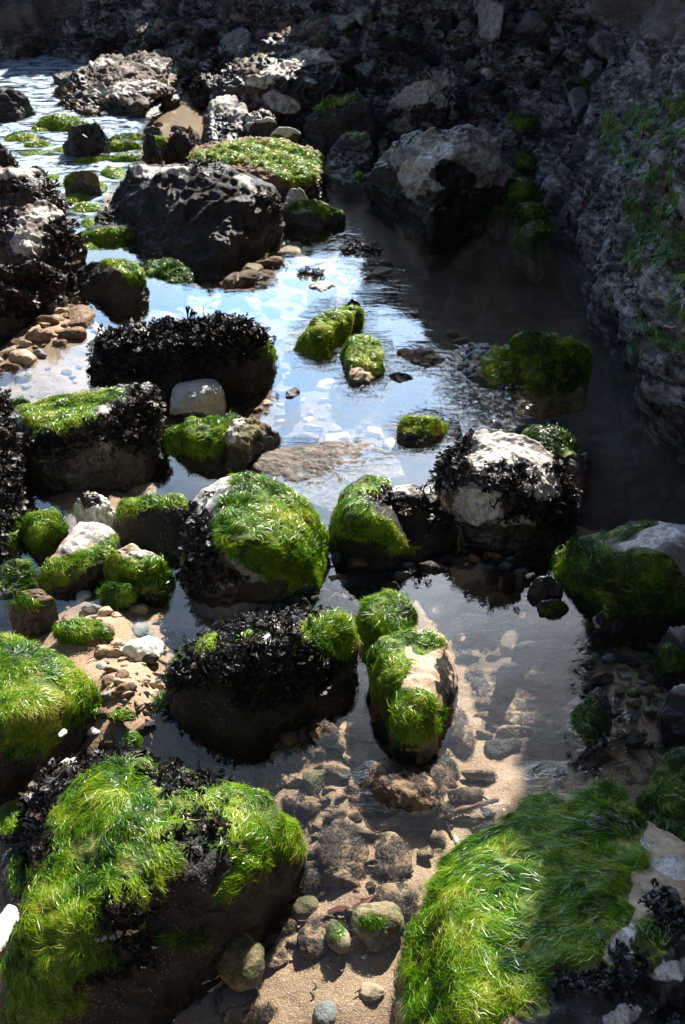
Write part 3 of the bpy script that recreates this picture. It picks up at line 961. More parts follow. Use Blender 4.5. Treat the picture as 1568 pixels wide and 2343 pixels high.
# ------------------------------------------------------------------ far rocks
G = region
rock('sea_rock', 'dark jagged rock alone in the bright sea at the far left edge', [(-60, 215, .12), (20, 200, .2), (45, 205, .18), (70, 245, .06), (82, 262, 0), (40, 278, 0), (-60, 280, 0)],
     mat='dark', amp=.03, cat='rock')
rock('layered_outcrop', 'long pale layered outcrop with brown weed and yellow fringe beside the sandy channel',
     [[(150, 180, .12), (240, 122, .22), (385, 120, .22), (440, 165, .05), (412, 215, .0), (330, 235, .10), (180, 225, .05), (125, 215, 0)],
      [(190, 200, .10), (290, 175, .20), (350, 182, .19), (415, 222, .03), (395, 240, 0), (300, 265, 0), (180, 262, 0), (135, 240, 0)]],
     mat='ledge', amp=.03, fr=14, ridge=.9, k=[(160, 190, 40, 40), (300, 255, 90, 8)], lvl=7, strata=(11, .06, .05, -.14),
     w=[(185, 250, 50, 9), (150, 215, 28, 9, -30)], wmat='goldweed', ws=dict(cov=1.0, size=.03, tone=.15), pale=[(320, 195, 60, 12, -5), (370, 150, 40, 9, 20), (230, 140, 25, 7), (250, 210, 60, 7)])
rock('sea_ledge', 'low dark weedy ledge running into the sea behind the layered outcrop', [(120, 175, .05), (165, 160, .07), (200, 165, .08), (200, 195, .03), (130, 188, 0)], mat='dark', amp=.03)
rock('slab_boulder', 'big dark boulder with a tilted pale slab on top right of the sandy channel',
     [[(500, 150, .16), (560, 190, .25), (610, 160, .30), (735, 105, .36), (760, 130, .34), (800, 190, .22), (700, 185, .26), (780, 260, .05), (640, 265, .0), (540, 260, 0), (480, 215, .06)]],
     mat='ledge', amp=.022, fr=12, lvl=7, ridge=.8, strata=(9, .03, .2, 0), pale=[[(555, 195), (600, 165), (690, 120), (750, 108), (762, 135), (700, 152), (640, 172), (600, 200)], (650, 235, 45, 20, 20)], k=[(720, 210, 90, 60), (500, 200, 60, 60), (640, 130, 60, 14, -20)])
rock('weedy_ridge', 'dark ridge of broken rock and brown weed at the head of the sandy channel',
     [[(455, 160, .14), (500, 120, .22), (560, 95, .28), (600, 105, .28), (590, 160, .2), (530, 205, .08), (450, 230, .0), (450, 180, .03)]], mat='ledge', amp=.04, fr=14, ridge=1.0, lvl=6, strata=(9, .05, .12, -.1), knoise=-.1,
     pale=[(540, 100, 16, 20, 25), (470, 150, 14, 6), (500, 185, 14, 18)], w=[(490, 150, 50, 35), (470, 200, 30, 40)], ws=dict(cov=1.0, size=.07))
rock('flat_rock', 'broad grey flat-topped rock along the skyline below the far cliff',
     [[(580, 75, .34), (640, 55, .42), (760, 28, .50), (850, 40, .50), (840, 80, .42), (720, 105, .36), (610, 120, .28)]], mat='ledge', strata=(9, .05, .1, 0), amp=.03, fr=12, ridge=.8, k=[(640, 95, 90, 12), (760, 90, 80, 10)])
rock('pyramid_rock', 'pointed grey rock below the perched bird at the top of the rubble', [(500, 95, .28), (538, 62, .36), (556, 60, .36), (578, 74, .34), (560, 110, .26), (510, 118, .24)], mat='chalk', amp=.02)
rock('round_boulder', 'rounded grey brown boulder beside the end of the sandy channel', [(470, 260, .06), (485, 228, .14), (525, 215, .16), (560, 240, .14), (570, 290, .05), (530, 325, 0), (480, 320, 0)], amp=.03, k=[(490, 290, 40, 25)], pale=[(510, 228, 28, 7)])
rock('speckled_boulder', 'pale speckled boulder above the flat green ledge', [(545, 290, .05), (560, 262, .12), (600, 248, .14), (630, 262, .13), (640, 300, .04), (600, 318, 0), (555, 315, 0)], amp=.04, knoise=.05, pale=[(575, 285, 16, 22)])
rock('capped_boulder', 'dark boulder with a small bright white cap above the flat green ledge', [(570, 290, .07), (590, 272, .13), (615, 268, .14), (640, 285, .1), (635, 305, 0), (580, 310, 0)], mat='dark', amp=.03, pale=[(605, 272, 20, 7)])
rock('pale_boulder', 'smooth pale dome shaped boulder at the back of the flat green ledge', [(618, 310, .06), (635, 292, .12), (660, 288, .13), (685, 300, .1), (690, 322, .02), (655, 332, 0), (625, 328, 0)], mat='white', amp=.015, k=[(680, 318, 14, 12)])
rock('shaded_boulder', 'dark shaded boulder with a faint green cap behind the narrow inlet', [(700, 270, .1), (740, 225, .24), (800, 205, .3), (850, 225, .28), (860, 300, .1), (820, 330, 0), (720, 330, 0)], mat='dark', amp=.04, g=[(760, 235, 60, 10, -15)], gs=dict(cov=1.5))
rock('shaded_block', 'blocky dark boulder on the inlet shore with a small green patch', [(760, 330, .08), (790, 300, .14), (840, 300, .16), (855, 340, .1), (850, 400, 0), (790, 415, 0), (745, 390, 0)], mat='dark', amp=.04, g=[(815, 312, 24, 8), (820, 400, 18, 10)], gs=dict(cov=1.5))
rock('bare_boulder', 'big bare grey white boulder in shade at the far side of the pool',
     [[(845, 400, .08), (880, 330, .22), (960, 297, .31), (1060, 285, .34), (1130, 318, .3), (1168, 380, .14), (1160, 440, 0), (1000, 468, 0), (850, 435, 0), (1000, 360, .33)]], lvl=7, amp=.025, fr=10,
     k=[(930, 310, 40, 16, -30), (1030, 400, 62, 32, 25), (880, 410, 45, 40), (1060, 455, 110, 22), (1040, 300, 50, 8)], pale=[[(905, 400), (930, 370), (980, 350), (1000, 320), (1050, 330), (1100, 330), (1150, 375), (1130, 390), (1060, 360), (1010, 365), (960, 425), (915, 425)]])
rock('rubble_mound', 'heap of pale broken stone in shade above the bare grey boulder', [(890, 240, .22), (930, 190, .34), (985, 150, .42), (1030, 165, .42), (1020, 220, .3), (960, 255, .2)], amp=.05, fr=14, ridge=1.0, pale=[(950, 215, 45, 26, -20)], knoise=.05)

# flat green ledge and its neighbours
rock('green_ledge', 'wide flat ledge carpeted in bright yellow green weed with reddish edges',
     [[(425, 372, .10), (450, 345, .11), (520, 322, .13), (640, 316, .14), (735, 350, .13), (742, 385, .07), (722, 412, .10), (690, 426, .06), (640, 405, .12), (560, 378, .13), (700, 450, 0), (440, 400, 0)]], mat='brown', lvl=7, amp=.016, fr=14, ridge=.9,
     g=[[(430, 372), (450, 348), (520, 325), (640, 318), (735, 352), (720, 412), (690, 424), (640, 402), (560, 370)]], k=[(600, 372, 60, 7, 12), (690, 355, 30, 10, 30), (480, 375, 40, 8)], gs=dict(tone=.72, L=.05, cov=3.4, tvar=.35))
rock('weed_hummock', 'dark hummock of reddish black weed left of the flat green ledge', [(375, 345, .05), (395, 305, .15), (420, 300, .16), (440, 330, .1), (440, 360, 0), (385, 362, 0)], mat='dark', amp=.05, w=[(405, 330, 40, 36)], wmat='redweed', ws=dict(cov=1.2, size=.05))
rock('weed_stack', 'narrow upright dark weedy rock behind the big shadowed boulder', [(326, 350, .08), (332, 316, .16), (358, 322, .15), (368, 360, .06), (362, 380, 0), (328, 380, 0)], mat='dark', amp=.05, w=[(345, 355, 24, 30)], wmat='redweed', ws=dict(cov=1.0, size=.05))
rock('green_mound', 'small bright green mound behind the upright dark weedy rock', [(340, 318, .06), (360, 308, .08), (380, 322, .06), (372, 335, 0), (342, 335, 0)], mat='brown', g=[(360, 318, 30, 16)], lvl=5)
rock('white_cap_stone', 'white capped stone at the mouth of the sandy channel', [(328, 298, .03), (345, 288, .06), (365, 292, .05), (372, 302, 0), (335, 306, 0)], mat='white', lvl=5)
rock('boulder', 'big dark boulder with a pale top edge left of the pool inlet',
     [[(255, 445, .12), (300, 377, .25), (440, 379, .28), (490, 372, .30), (590, 402, .27), (642, 450, .18), (645, 490, .08), (640, 520, 0), (600, 570, 0), (500, 602, 0), (370, 582, 0), (250, 520, 0), (490, 408, .29), (380, 404, .27), (575, 440, .25)]],
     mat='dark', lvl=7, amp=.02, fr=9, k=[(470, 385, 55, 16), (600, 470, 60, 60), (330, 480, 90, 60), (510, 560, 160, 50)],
     pale=[[(300, 378), (440, 380), (420, 398), (380, 395), (345, 402), (302, 402)], [(535, 400), (560, 404), (615, 440), (600, 452), (545, 420)]],  # pale strips paint in the sunlit top edges
     w=[(475, 380, 45, 12), (625, 450, 24, 20)], ws=dict(cov=1.3, size=.05))
rock('rock_shelf', 'dark low shelf with weed at the left foot of the big dark boulder', [(220, 500, .06), (250, 465, .1), (310, 462, .1), (330, 500, .06), (320, 545, 0), (220, 540, 0)], mat='dark', amp=.04, w=[(290, 475, 40, 14)], ws=dict(cov=1.0, size=.05))
rock('winged_rock', 'rock with a pale head and a flat green wing beside the inlet',
     [[(652, 462, .09), (662, 430, .16), (690, 432, .16), (706, 452, .11), (700, 500, .02), (655, 515, 0)], [(640, 475, .08), (700, 456, .12), (745, 465, .10), (785, 488, .05), (780, 510, 0), (720, 520, 0), (645, 512, 0)]],
     amp=.015, g=[[(650, 478), (690, 455), (745, 462), (785, 488), (760, 492), (700, 478)]], k=[(720, 505, 80, 16)], gs=dict(tone=.55), pale=[(675, 446, 18, 14)])
# small green rocks in the stream
for (x, y, w, h, lab) in [
    (47, 321, 56, 22, 'small green topped rock nearest the lone sea rock'), (88, 338, 48, 20, 'oval green rock in the white stream by the left bank'),
    (68, 357, 34, 16, 'low green rock in front of the oval green one'), (94, 353, 26, 13, 'tiny green rock touching a larger green one in the stream'),
    (140, 292, 90, 36, 'green rock tufted with yellow weed at the edge of the sea'), (100, 300, 38, 18, 'green knob left of the yellow tufted rock'),
    (295, 325, 62, 18, 'flat green rock behind the shallow stream near the channel'), (272, 345, 78, 26, 'long green rock beside the dark rounded stream rock'),
    (215, 372, 66, 16, 'thin green streak of rock in the middle of the stream'), (290, 370, 56, 20, 'green rock where the stream passes the upright weedy rock'),
    (142, 349, 32, 16, 'bright green pebble sized rock left of the dark rounded stream rock'), (116, 414, 34, 24, 'green topped rock by the dark left bank'),
    (262, 403, 46, 26, 'green rock touching the back of the big dark boulder'), (214, 440, 52, 30, 'green humped rock in front of the round mossy boulder'),
    (182, 460, 44, 24, 'dark rock with green flecks in the stream'), (200, 484, 52, 26, 'green and white rock lower in the stream'),
    (204, 515, 32, 32, 'green rock in the narrow end of the stream'), (258, 548, 116, 34, 'wide bright green rock at the foot of the stream'), (203, 570, 30, 24, 'green rock beside the wide bright green one')]:
    stone(x, y, w * 1.2, h * 1.15, lab, 'green rocks in the stream', mat='dark', rise=.38, emb=.3, lvl=5, name='green_rock', cat='rock', p=7, g=[(x, y - h * .05, w * .75, h * .75)], gs=dict(L=.045, cov=3.2, tone=.62),
          z=-0.015)
rock('stream_rock', 'dark rounded rock standing in the white stream', [(145, 330, .06), (165, 290, .18), (225, 282, .2), (245, 310, .12), (250, 345, 0), (200, 358, 0), (150, 352, 0)], mat='dark', amp=.03, w=[(205, 295, 40, 20)], ws=dict(cov=.9, size=.05))
rock('mossy_boulder', 'round olive boulder with pale shoulder in the stream', [(145, 415, .06), (160, 392, .12), (205, 388, .14), (228, 405, .1), (226, 435, 0), (190, 448, 0), (150, 440, 0)], mat='mossy', amp=.02, g=[(155, 410, 12, 20)])
# left bank
rock('dark_crag', 'dark brown crag cut by the left edge beside the stream', [(-80, 350, .2), (0, 322, .25), (18, 345, .2), (42, 385, .05), (20, 400, 0), (-60, 420, 0)], mat='dark', amp=.04, w=[(10, 370, 30, 25)], ws=dict(cov=1., size=.05), wmat='redweed')
rock('bank_boulder', 'weedy dark boulder with a pale flat top on the left bank', [(-80, 400, .28), (0, 388, .3), (75, 380, .27), (118, 415, .16), (150, 470, .02), (60, 500, 0), (-60, 500, 0), (90, 450, .2)], mat='ledge', amp=.035, fr=10, k=[(60, 440, 90, 40), (10, 450, 60, 60)],
     pale=[[(-50, 395), (75, 382), (82, 395), (40, 405), (-50, 415)]], w=[(100, 445, 40, 40), (20, 430, 50, 20)], ws=dict(cov=1.0, size=.045), wmat='redweed')
rock('small_crag', 'small dark weedy knob above the pale flat topped boulder', [(62, 400, .06), (85, 375, .14), (100, 385, .1), (102, 405, 0), (70, 415, 0)], mat='dark', amp=.04, lvl=5)
rock('capped_rock', 'rough boulder with a cracked pale crown on the left bank', [(-60, 500, .28), (30, 500, .28), (75, 470, .32), (120, 464, .32), (150, 490, .26), (190, 560, .1), (185, 610, 0), (60, 640, 0), (-60, 640, 0), (60, 550, .28)], mat='ledge', amp=.03, fr=10, lvl=7,
     k=[(150, 560, 50, 60), (20, 560, 40, 60), (80, 620, 140, 30)], pale=[[(35, 512), (80, 480), (120, 466), (148, 490), (120, 505), (80, 498), (50, 515)], (60, 560, 40, 26)], w=[(165, 540, 30, 45), (10, 490, 30, 40)], ws=dict(cov=1.0, size=.04), wmat='redweed')
rock('red_weed_rock', 'dark sloping rock hung with reddish weed at the left edge', [(-80, 620, .22), (20, 600, .24), (100, 605, .2), (140, 630, .1), (120, 670, 0), (60, 720, 0), (-20, 770, 0), (-100, 780, 0)], mat='dark', amp=.035, w=[(30, 650, 110, 70)], wmat='redweed', ws=dict(cov=1.6, size=.04, tone=.2))
# green slab cluster behind the weedy boulder
rock('green_slab', 'dark slab edged with bright green weed left of the pool', [(180, 612, .06), (230, 590, .13), (300, 600, .13), (335, 630, .08), (335, 655, 0), (250, 695, 0), (185, 668, 0), (270, 620, .14)], mat='dark', amp=.02, g=[[(225, 590), (300, 598), (336, 626), (330, 655), (300, 640), (270, 615), (235, 605)]], gs=dict(tone=.55))
rock('drowned_rock', 'dull green rock just under the water by the green edged slab', [(300, 600, .02), (370, 592, .04), (420, 600, .05), (440, 630, 0), (410, 660, -.02), (310, 640, -.02)], mat='mossy', g=[(370, 620, 90, 40)], gs=dict(tone=.15), amp=.02, drop=-.2)
# ------------------------------------------------------------------ pool rocks
rock('weedy_boulder', 'long dark boulder draped in black weed beside the bright pool',
     [[(212, 810, .08), (235, 757, .16), (400, 738, .2), (530, 714, .22), (590, 736, .2), (622, 775, .11), (240, 800, .14), (420, 790, .17), (560, 775, .16), (210, 870, 0), (300, 892, 0), (440, 890, 0), (600, 842, 0), (640, 812, 0)]],
     mat='dark', lvl=7, amp=.012, g=[(610, 780, 16, 34), (645, 810, 30, 14)], w=[[(205, 850), (215, 790), (240, 752), (400, 733), (530, 708), (595, 732), (615, 780), (560, 815), (470, 830), (400, 850), (300, 860), (225, 875)]], ws=dict(cov=4.0, size=.04, maxn=4200, down=.9), kbase=.0)
rock('green_island', 'longer mossy green islet slanting across the bright pool', [(665, 795, 0), (690, 760, .05), (735, 722, .08), (790, 697, .08), (828, 708, .06), (832, 725, .01), (780, 770, 0), (740, 808, 0), (690, 806, 0), (735, 765, .075)], mat='mossy', amp=.025, g=[(750, 750, 110, 70)], gs=dict(cov=4.5, tone=.68, L=.04), kbase=.02)  # raised weed tone here and on the next islets paints in sunlight
rock('islet_tip', 'small black pointed stone at the far end of the slanting green islet', [(790, 698, 0), (806, 684, .04), (825, 695, .01), (815, 703, 0)], mat='dark', lvl=5)
rock('green_island', 'shorter wedge shaped green islet with a bare sandy foot in the pool', [(778, 815, 0), (800, 775, .06), (845, 767, .07), (872, 790, .06), (878, 830, .03), (870, 860, 0), (825, 890, 0), (805, 880, 0), (800, 830, .05)], mat='tan', amp=.025,
     g=[[(776, 815), (798, 772), (845, 765), (874, 790), (876, 850), (850, 860), (845, 835), (800, 832)]], gs=dict(cov=4.2, tone=.68, L=.035), kbase=.015)
rock('green_island', 'small round green islet with water all round it near the pale weedy boulder', [(905, 985, 0), (925, 955, .06), (965, 950, .07), (1005, 958, .06), (1026, 972, .01), (1000, 1005, 0), (960, 1024, 0), (920, 1000, .02)], mat='dark', amp=.02,
     g=[(965, 968, 64, 26)], gs=dict(cov=4.0, tone=.62, L=.04), kbase=.0)
rock('lit_islet', 'half sunlit wet islet with yellow green weed at the shadow edge', [(1045, 835, 0), (1075, 790, .04), (1140, 790, .06), (1172, 800, .07), (1180, 860, .02), (1150, 892, 0), (1080, 870, 0), (1120, 830, .06)], mat='tan', amp=.03, g=[(1145, 832, 40, 50)], gs=dict(tone=.6, cov=2.5, L=.03), knoise=-.05, kbase=.015)
rock('shaded_mound', 'smooth dark green mound in shade joined to the half sunlit islet', [(1160, 820, .06), (1175, 770, .12), (1215, 755, .14), (1300, 775, .12), (1350, 800, .06), (1345, 850, 0), (1250, 872, 0), (1165, 860, 0)], mat='mossy', amp=.012, g=[(1255, 815, 130, 80)], gs=dict(tone=.25, cov=4, L=.05), kbase=0)
rock('wet_rock', 'low wet brown rock barely breaking the pool near the wedge islet', [(905, 805, 0), (945, 793, .02), (990, 797, .025), (1025, 830, 0), (980, 842, 0), (930, 820, .01)], mat='fuzzy', amp=.03, lvl=5, kbase=.0)
rock('wet_rock', 'small black wet rock flush with the water below the low brown one', [(888, 860, 0), (905, 851, .018), (940, 855, .015), (945, 866, 0), (915, 876, 0)], mat='dark', lvl=5)
rock('pool_stone', 'small dark stone standing in the open pool with a wet tail', [(655, 905, 0), (662, 889, .012), (680, 882, .02), (687, 892, .01), (680, 905, 0), (652, 918, 0)], mat='mossy', lvl=5)
rock('pool_stone', 'white topped stone awash alone in the far part of the pool', [(702, 655, 0), (715, 644, .015), (745, 643, .015), (770, 655, 0), (735, 668, 0)], mat='chalk', lvl=5, pale=[(735, 650, 30, 8)])
rock('drowned_slab', 'broad flat brown slab just awash at the near end of the bright pool', [(575, 1060, 0), (610, 1030, .010), (690, 1018, -.004), (830, 1005, .002), (905, 1040, -.014), (925, 1085, -.018), (820, 1140, -.018), (760, 1170, -.01), (700, 1160, -.016), (620, 1085, -.004)], mat='mud', amp=.008, fr=22, lvl=7, kbase=-.1, drop=-.12)
# left pool edge
stone(455, 925, 126, 82, 'bright white boulder with a yellow stained top in the shallows', mat='white', rise=.62, emb=.18, lvl=6, name='white_boulder', cat='boulder', p=12, npt=22, z=-.03, yaw=10, k=[[(385, 948), (450, 944), (530, 956), (530, 1000), (385, 1000)]])
rock('green_rock_pile', 'green rock pile with a bare ridge and brown pointed end by the pool', [[(365, 1005, 0), (385, 985, .05), (450, 955, .09), (545, 944, .12), (565, 960, .1), (500, 1012, .07), (480, 1052, 0), (390, 1022, 0), (440, 990, .08)]], mat='dark', amp=.03, g=[(450, 990, 110, 50)], gs=dict(tone=.5, cov=3.2), pale=[(445, 978, 14, 5, -30), (490, 1000, 26, 5, -35)])
rock('pointed_rock', 'brown angular rock with a pale edge poking from the green pile', [(518, 1012, .08), (528, 962, .13), (545, 953, .13), (585, 955, .11), (636, 993, .02), (600, 1040, 0), (560, 1066, 0), (512, 1045, 0), (560, 1000, .11)], mat='mossy', amp=.03, p=24, pale=[[(518, 1015), (528, 960), (548, 952), (552, 965), (535, 1015)]])
rock('green_top_boulder', 'blocky grey boulder with a flat bright green lawn on top at the left',
     [[(30, 935, .13), (50, 922, .15), (130, 904, .165), (310, 884, .18), (355, 890, .165), (366, 950, .1), (255, 930, .18), (150, 982, .155), (90, 988, .14), (22, 965, .1), (25, 1085, 0), (150, 1098, 0), (340, 1052, 0), (365, 995, 0)]],
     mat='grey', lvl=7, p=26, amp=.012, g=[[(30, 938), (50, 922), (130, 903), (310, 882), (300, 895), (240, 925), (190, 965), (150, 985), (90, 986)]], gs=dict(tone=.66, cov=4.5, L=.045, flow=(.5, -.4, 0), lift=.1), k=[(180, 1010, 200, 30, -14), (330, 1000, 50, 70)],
     w=[(325, 905, 42, 36), (345, 950, 24, 60), (235, 960, 60, 22, -25), (110, 1010, 110, 24), (290, 985, 50, 40)], ws=dict(cov=2.6, tone=.5, size=.034), pale=[(245, 945, 14, 22, 10)], knoise=-.12)
rock('weed_column', 'tall dark weed covered rock cut off by the left edge', [(-60, 900, .28), (5, 895, .26), (22, 960, .22), (30, 1080, .12), (42, 1180, .03), (38, 1250, 0), (-20, 1275, 0), (-80, 1275, 0)], mat='dark', amp=.02, w=[(0, 1060, 50, 200)], ws=dict(cov=2.2, size=.035), g=[(38, 1200, 10, 50)], gs=dict(cov=2))
rock('green_tuft_rock', 'small green tufted rock behind the left end of the green lawn boulder', [(20, 925, .03), (40, 912, .06), (60, 915, .06), (70, 930, 0), (30, 938, 0)], mat='dark', g=[(42, 922, 26, 14)], lvl=5)
stone(104, 1107, 84, 52, 'smooth blue grey angular stone lying in the shade', mat='grey', rise=.5, p=20, lvl=5, emb=.25, yaw=12, name='grey_stone')
rock('white_stone', 'sharp faceted white stone with a hollow side', [(170, 1155, .05), (185, 1130, .085), (210, 1121, .095), (255, 1150, .06), (272, 1178, .02), (262, 1192, 0), (190, 1195, 0), (215, 1160, .08), (180, 1170, .03)], mat='white', p=40, amp=.03, fr=9, ridge=.9, kbase=.0, cat='stone', k=[(200, 1140, 18, 10)])
rock('green_block', 'dark block with a strip of bright green along its top', [(268, 1165, .05), (275, 1145, .1), (330, 1138, .12), (415, 1128, .12), (430, 1150, .1), (420, 1170, .1), (300, 1165, .11), (270, 1240, 0), (400, 1265, 0), (430, 1250, 0)], mat='dark', p=22, amp=.012, g=[[(266, 1185), (270, 1140), (330, 1134), (420, 1125), (425, 1152), (330, 1168), (285, 1170)]], gs=dict(tone=.6))
rock('pale_slab', 'white sunlit slab with mossy yellow green lower half', [[(85, 1330, .02), (95, 1295, .05), (150, 1240, .09), (185, 1190, .1), (240, 1195, .1), (265, 1215, .08), (255, 1275, .06), (180, 1310, .05), (240, 1290, 0), (180, 1335, 0), (105, 1350, 0), (90, 1345, 0)]], mat='tan', amp=.014,
     pale=[[(138, 1258), (170, 1200), (190, 1186), (245, 1193), (262, 1212), (240, 1240), (205, 1248), (180, 1262), (150, 1268)]], g=[[(85, 1340), (100, 1290), (150, 1272), (205, 1256), (240, 1235), (262, 1225), (258, 1270), (200, 1310), (110, 1350)]], gs=dict(tone=.62, tvar=.35, L=.018, cov=2.4, jitter=.9))
rock('green_stone', 'chunky green stone with a sandy yellow top', [(232, 1300, .03), (258, 1258, .09), (300, 1243, .1), (340, 1255, .1), (375, 1280, .08), (390, 1310, .03), (370, 1355, 0), (300, 1345, 0), (240, 1325, 0), (320, 1300, .09)], mat='tan', amp=.02, g=[(300, 1310, 80, 40), (255, 1280, 26, 36), (375, 1315, 30, 40)], gs=dict(tone=.55, cov=3.5), pale=[(320, 1275, 34, 18)])
rock('green_stone', 'smaller mossy stone below the chunky green one', [(230, 1350, .03), (250, 1335, .05), (300, 1345, .05), (312, 1365, .02), (270, 1392, 0), (240, 1375, 0)], mat='tan', amp=.02, lvl=5, g=[(280, 1355, 40, 22), (245, 1345, 18, 14)], gs=dict(tone=.5))
rock('green_stone', 'wet bright green stone near the dark weed column', [(40, 1195, .03), (60, 1178, .07), (115, 1165, .08), (148, 1190, .04), (140, 1215, .02), (90, 1255, 0), (65, 1245, 0), (85, 1210, .07)], mat='dark', amp=.02, g=[(95, 1205, 60, 44)], gs=dict(tone=.55))
rock('green_stone', 'dull blue green stone half drowned at the left edge', [(-20, 1320, .02), (25, 1275, .05), (65, 1280, .05), (82, 1310, .02), (70, 1345, 0), (10, 1375, 0), (-20, 1370, 0)], mat='brown', amp=.02, g=[(45, 1310, 40, 40)], gs=dict(tone=.25, cov=3))
rock('brown_top_stone', 'brown topped stone with dark mossy side at the left', [(18, 1385, .05), (40, 1355, .08), (100, 1347, .09), (128, 1375, .06), (110, 1415, 0), (40, 1422, 0), (20, 1415, 0), (80, 1380, .08)], mat='brown', p=22, amp=.015, g=[(45, 1375, 40, 16)], gs=dict(tone=.5, cov=2.2))
# ------------------------------------------------------------------ middle boulders
rock('green_boulder', 'big round boulder combed with green weed in the centre left',
     [[(415, 1240, .05), (440, 1135, .16), (500, 1087, .2), (580, 1083, .22), (660, 1112, .19), (725, 1165, .13), (750, 1220, .06), (748, 1270, .02), (735, 1335, 0), (620, 1378, 0), (500, 1372, 0), (415, 1335, 0), (560, 1230, .2), (680, 1260, .13), (450, 1250, .13)]], mat='grey', lvl=7, amp=.012,
     g=[[(520, 1120), (550, 1082), (590, 1082), (665, 1112), (728, 1165), (750, 1220), (745, 1330), (700, 1345), (640, 1320), (560, 1300), (520, 1250), (490, 1210), (505, 1160)]], gs=dict(cov=5.5, tone=.5, L=.055, tvar=.3, maxn=24000, R0=.3, swirl=1.2, down=.5),
     w=[[(412, 1330), (420, 1200), (435, 1140), (480, 1090), (510, 1085), (500, 1110), (455, 1150), (495, 1190), (510, 1260), (560, 1310), (480, 1350)]], ws=dict(cov=2.4, size=.032, down=1.2), pale=[[(440, 1140), (500, 1090), (550, 1078), (535, 1105), (500, 1130), (470, 1150)]], kbase=.0,
     k=[(600, 1360, 160, 30)])
rock('split_boulder', 'boulder half bright green and half black weed beside the big round green one',
     [[(752, 1195, .05), (800, 1107, .12), (840, 1088, .13), (892, 1096, .12), (850, 1165, .16), (900, 1200, .14), (950, 1252, .03), (940, 1275, 0), (760, 1255, 0), (748, 1225, .01), (800, 1180, .14)],
      [(860, 1150, .15), (900, 1107, .15), (960, 1112, .16), (1000, 1150, .12), (1048, 1205, .04), (1040, 1245, 0), (960, 1282, 0), (890, 1255, 0)]], mat='dark', lvl=6, amp=.014,
     g=[[(750, 1240), (752, 1190), (800, 1105), (840, 1086), (895, 1095), (870, 1130), (850, 1160), (890, 1200), (955, 1255), (930, 1265), (860, 1230), (790, 1230)]], gs=dict(cov=5, tone=.55, L=.05, maxn=14000), pale=[(935, 1118, 45, 12, 8)], kbase=.05,
     w=[(880, 1140, 36, 26), (960, 1140, 60, 30), (1010, 1180, 30, 30)], ws=dict(cov=2.0, size=.03))
rock('pale_weedy_boulder', 'large pale boulder with patches of black weed at the pool edge in shade',
     [[(1000, 1062, .1), (1060, 1002, .19), (1110, 980, .24), (1180, 985, .26), (1245, 1016, .24), (1300, 1082, .16), (1330, 1150, .07), (1320, 1200, 0), (1130, 1245, 0), (1030, 1182, 0), (995, 1112, .03), (1080, 1100, .2), (1200, 1110, .21), (1120, 1170, .12)]], mat='chalk', lvl=7, amp=.015, fr=9,
     pale=[[(1072, 1040), (1100, 990), (1140, 981), (1190, 990), (1240, 1015), (1250, 1060), (1200, 1050), (1130, 1060), (1090, 1065)], (1090, 1150, 55, 40), (1240, 1110, 40, 40)],
     w=[[(992, 1090), (1010, 1040), (1060, 1000), (1095, 978), (1080, 1020), (1075, 1060), (1130, 1075), (1150, 1110), (1060, 1100), (1020, 1120)], (1180, 1080, 60, 24, 20), (1180, 1140, 40, 50), (1290, 1100, 40, 60), (1270, 1180, 60, 40)], ws=dict(cov=2.4, size=.034, maxn=3600))
rock('shaded_green_rock', 'dark green wet rock behind the pale weedy boulder', [(1195, 985, .06), (1215, 972, .08), (1270, 975, .09), (1310, 1000, .06), (1355, 1050, .01), (1340, 1085, 0), (1270, 1060, 0), (1230, 1010, .07)], mat='mossy', g=[(1265, 1010, 70, 45)], gs=dict(tone=.2, cov=3.5))
rock('weed_back_boulder', 'dark boulder with curly black weed over its back in the middle foreground',
     [[(382, 1510, .08), (450, 1450, .13), (560, 1412, .165), (680, 1396, .175), (770, 1387, .165), (815, 1430, .13), (808, 1500, .06), (375, 1600, 0), (410, 1655, 0), (560, 1690, 0), (700, 1640, 0), (800, 1530, 0), (520, 1510, .165), (680, 1475, .17), (420, 1540, .1)]], mat='dark', lvl=7, amp=.012,
     g=[(480, 1465, 34, 16, -20), (405, 1500, 20, 30, 40), (745, 1435, 60, 46), (790, 1450, 30, 50), (570, 1450, 40, 14)], gs=dict(tone=.6, cov=4.0),
     w=[[(385, 1520), (450, 1450), (560, 1408), (690, 1392), (765, 1380), (770, 1400), (700, 1420), (690, 1450), (790, 1520), (720, 1570), (660, 1610), (600, 1640), (540, 1600), (500, 1540), (420, 1570), (380, 1560)]], ws=dict(cov=2.9, size=.031, maxn=3800),
     pale=[(600, 1455, 24, 10, -10), (650, 1425, 30, 9), (472, 1500, 9, 6), (575, 1522, 7, 6)], kbase=.0, k=[(560, 1640, 220, 60)], gwin=True)
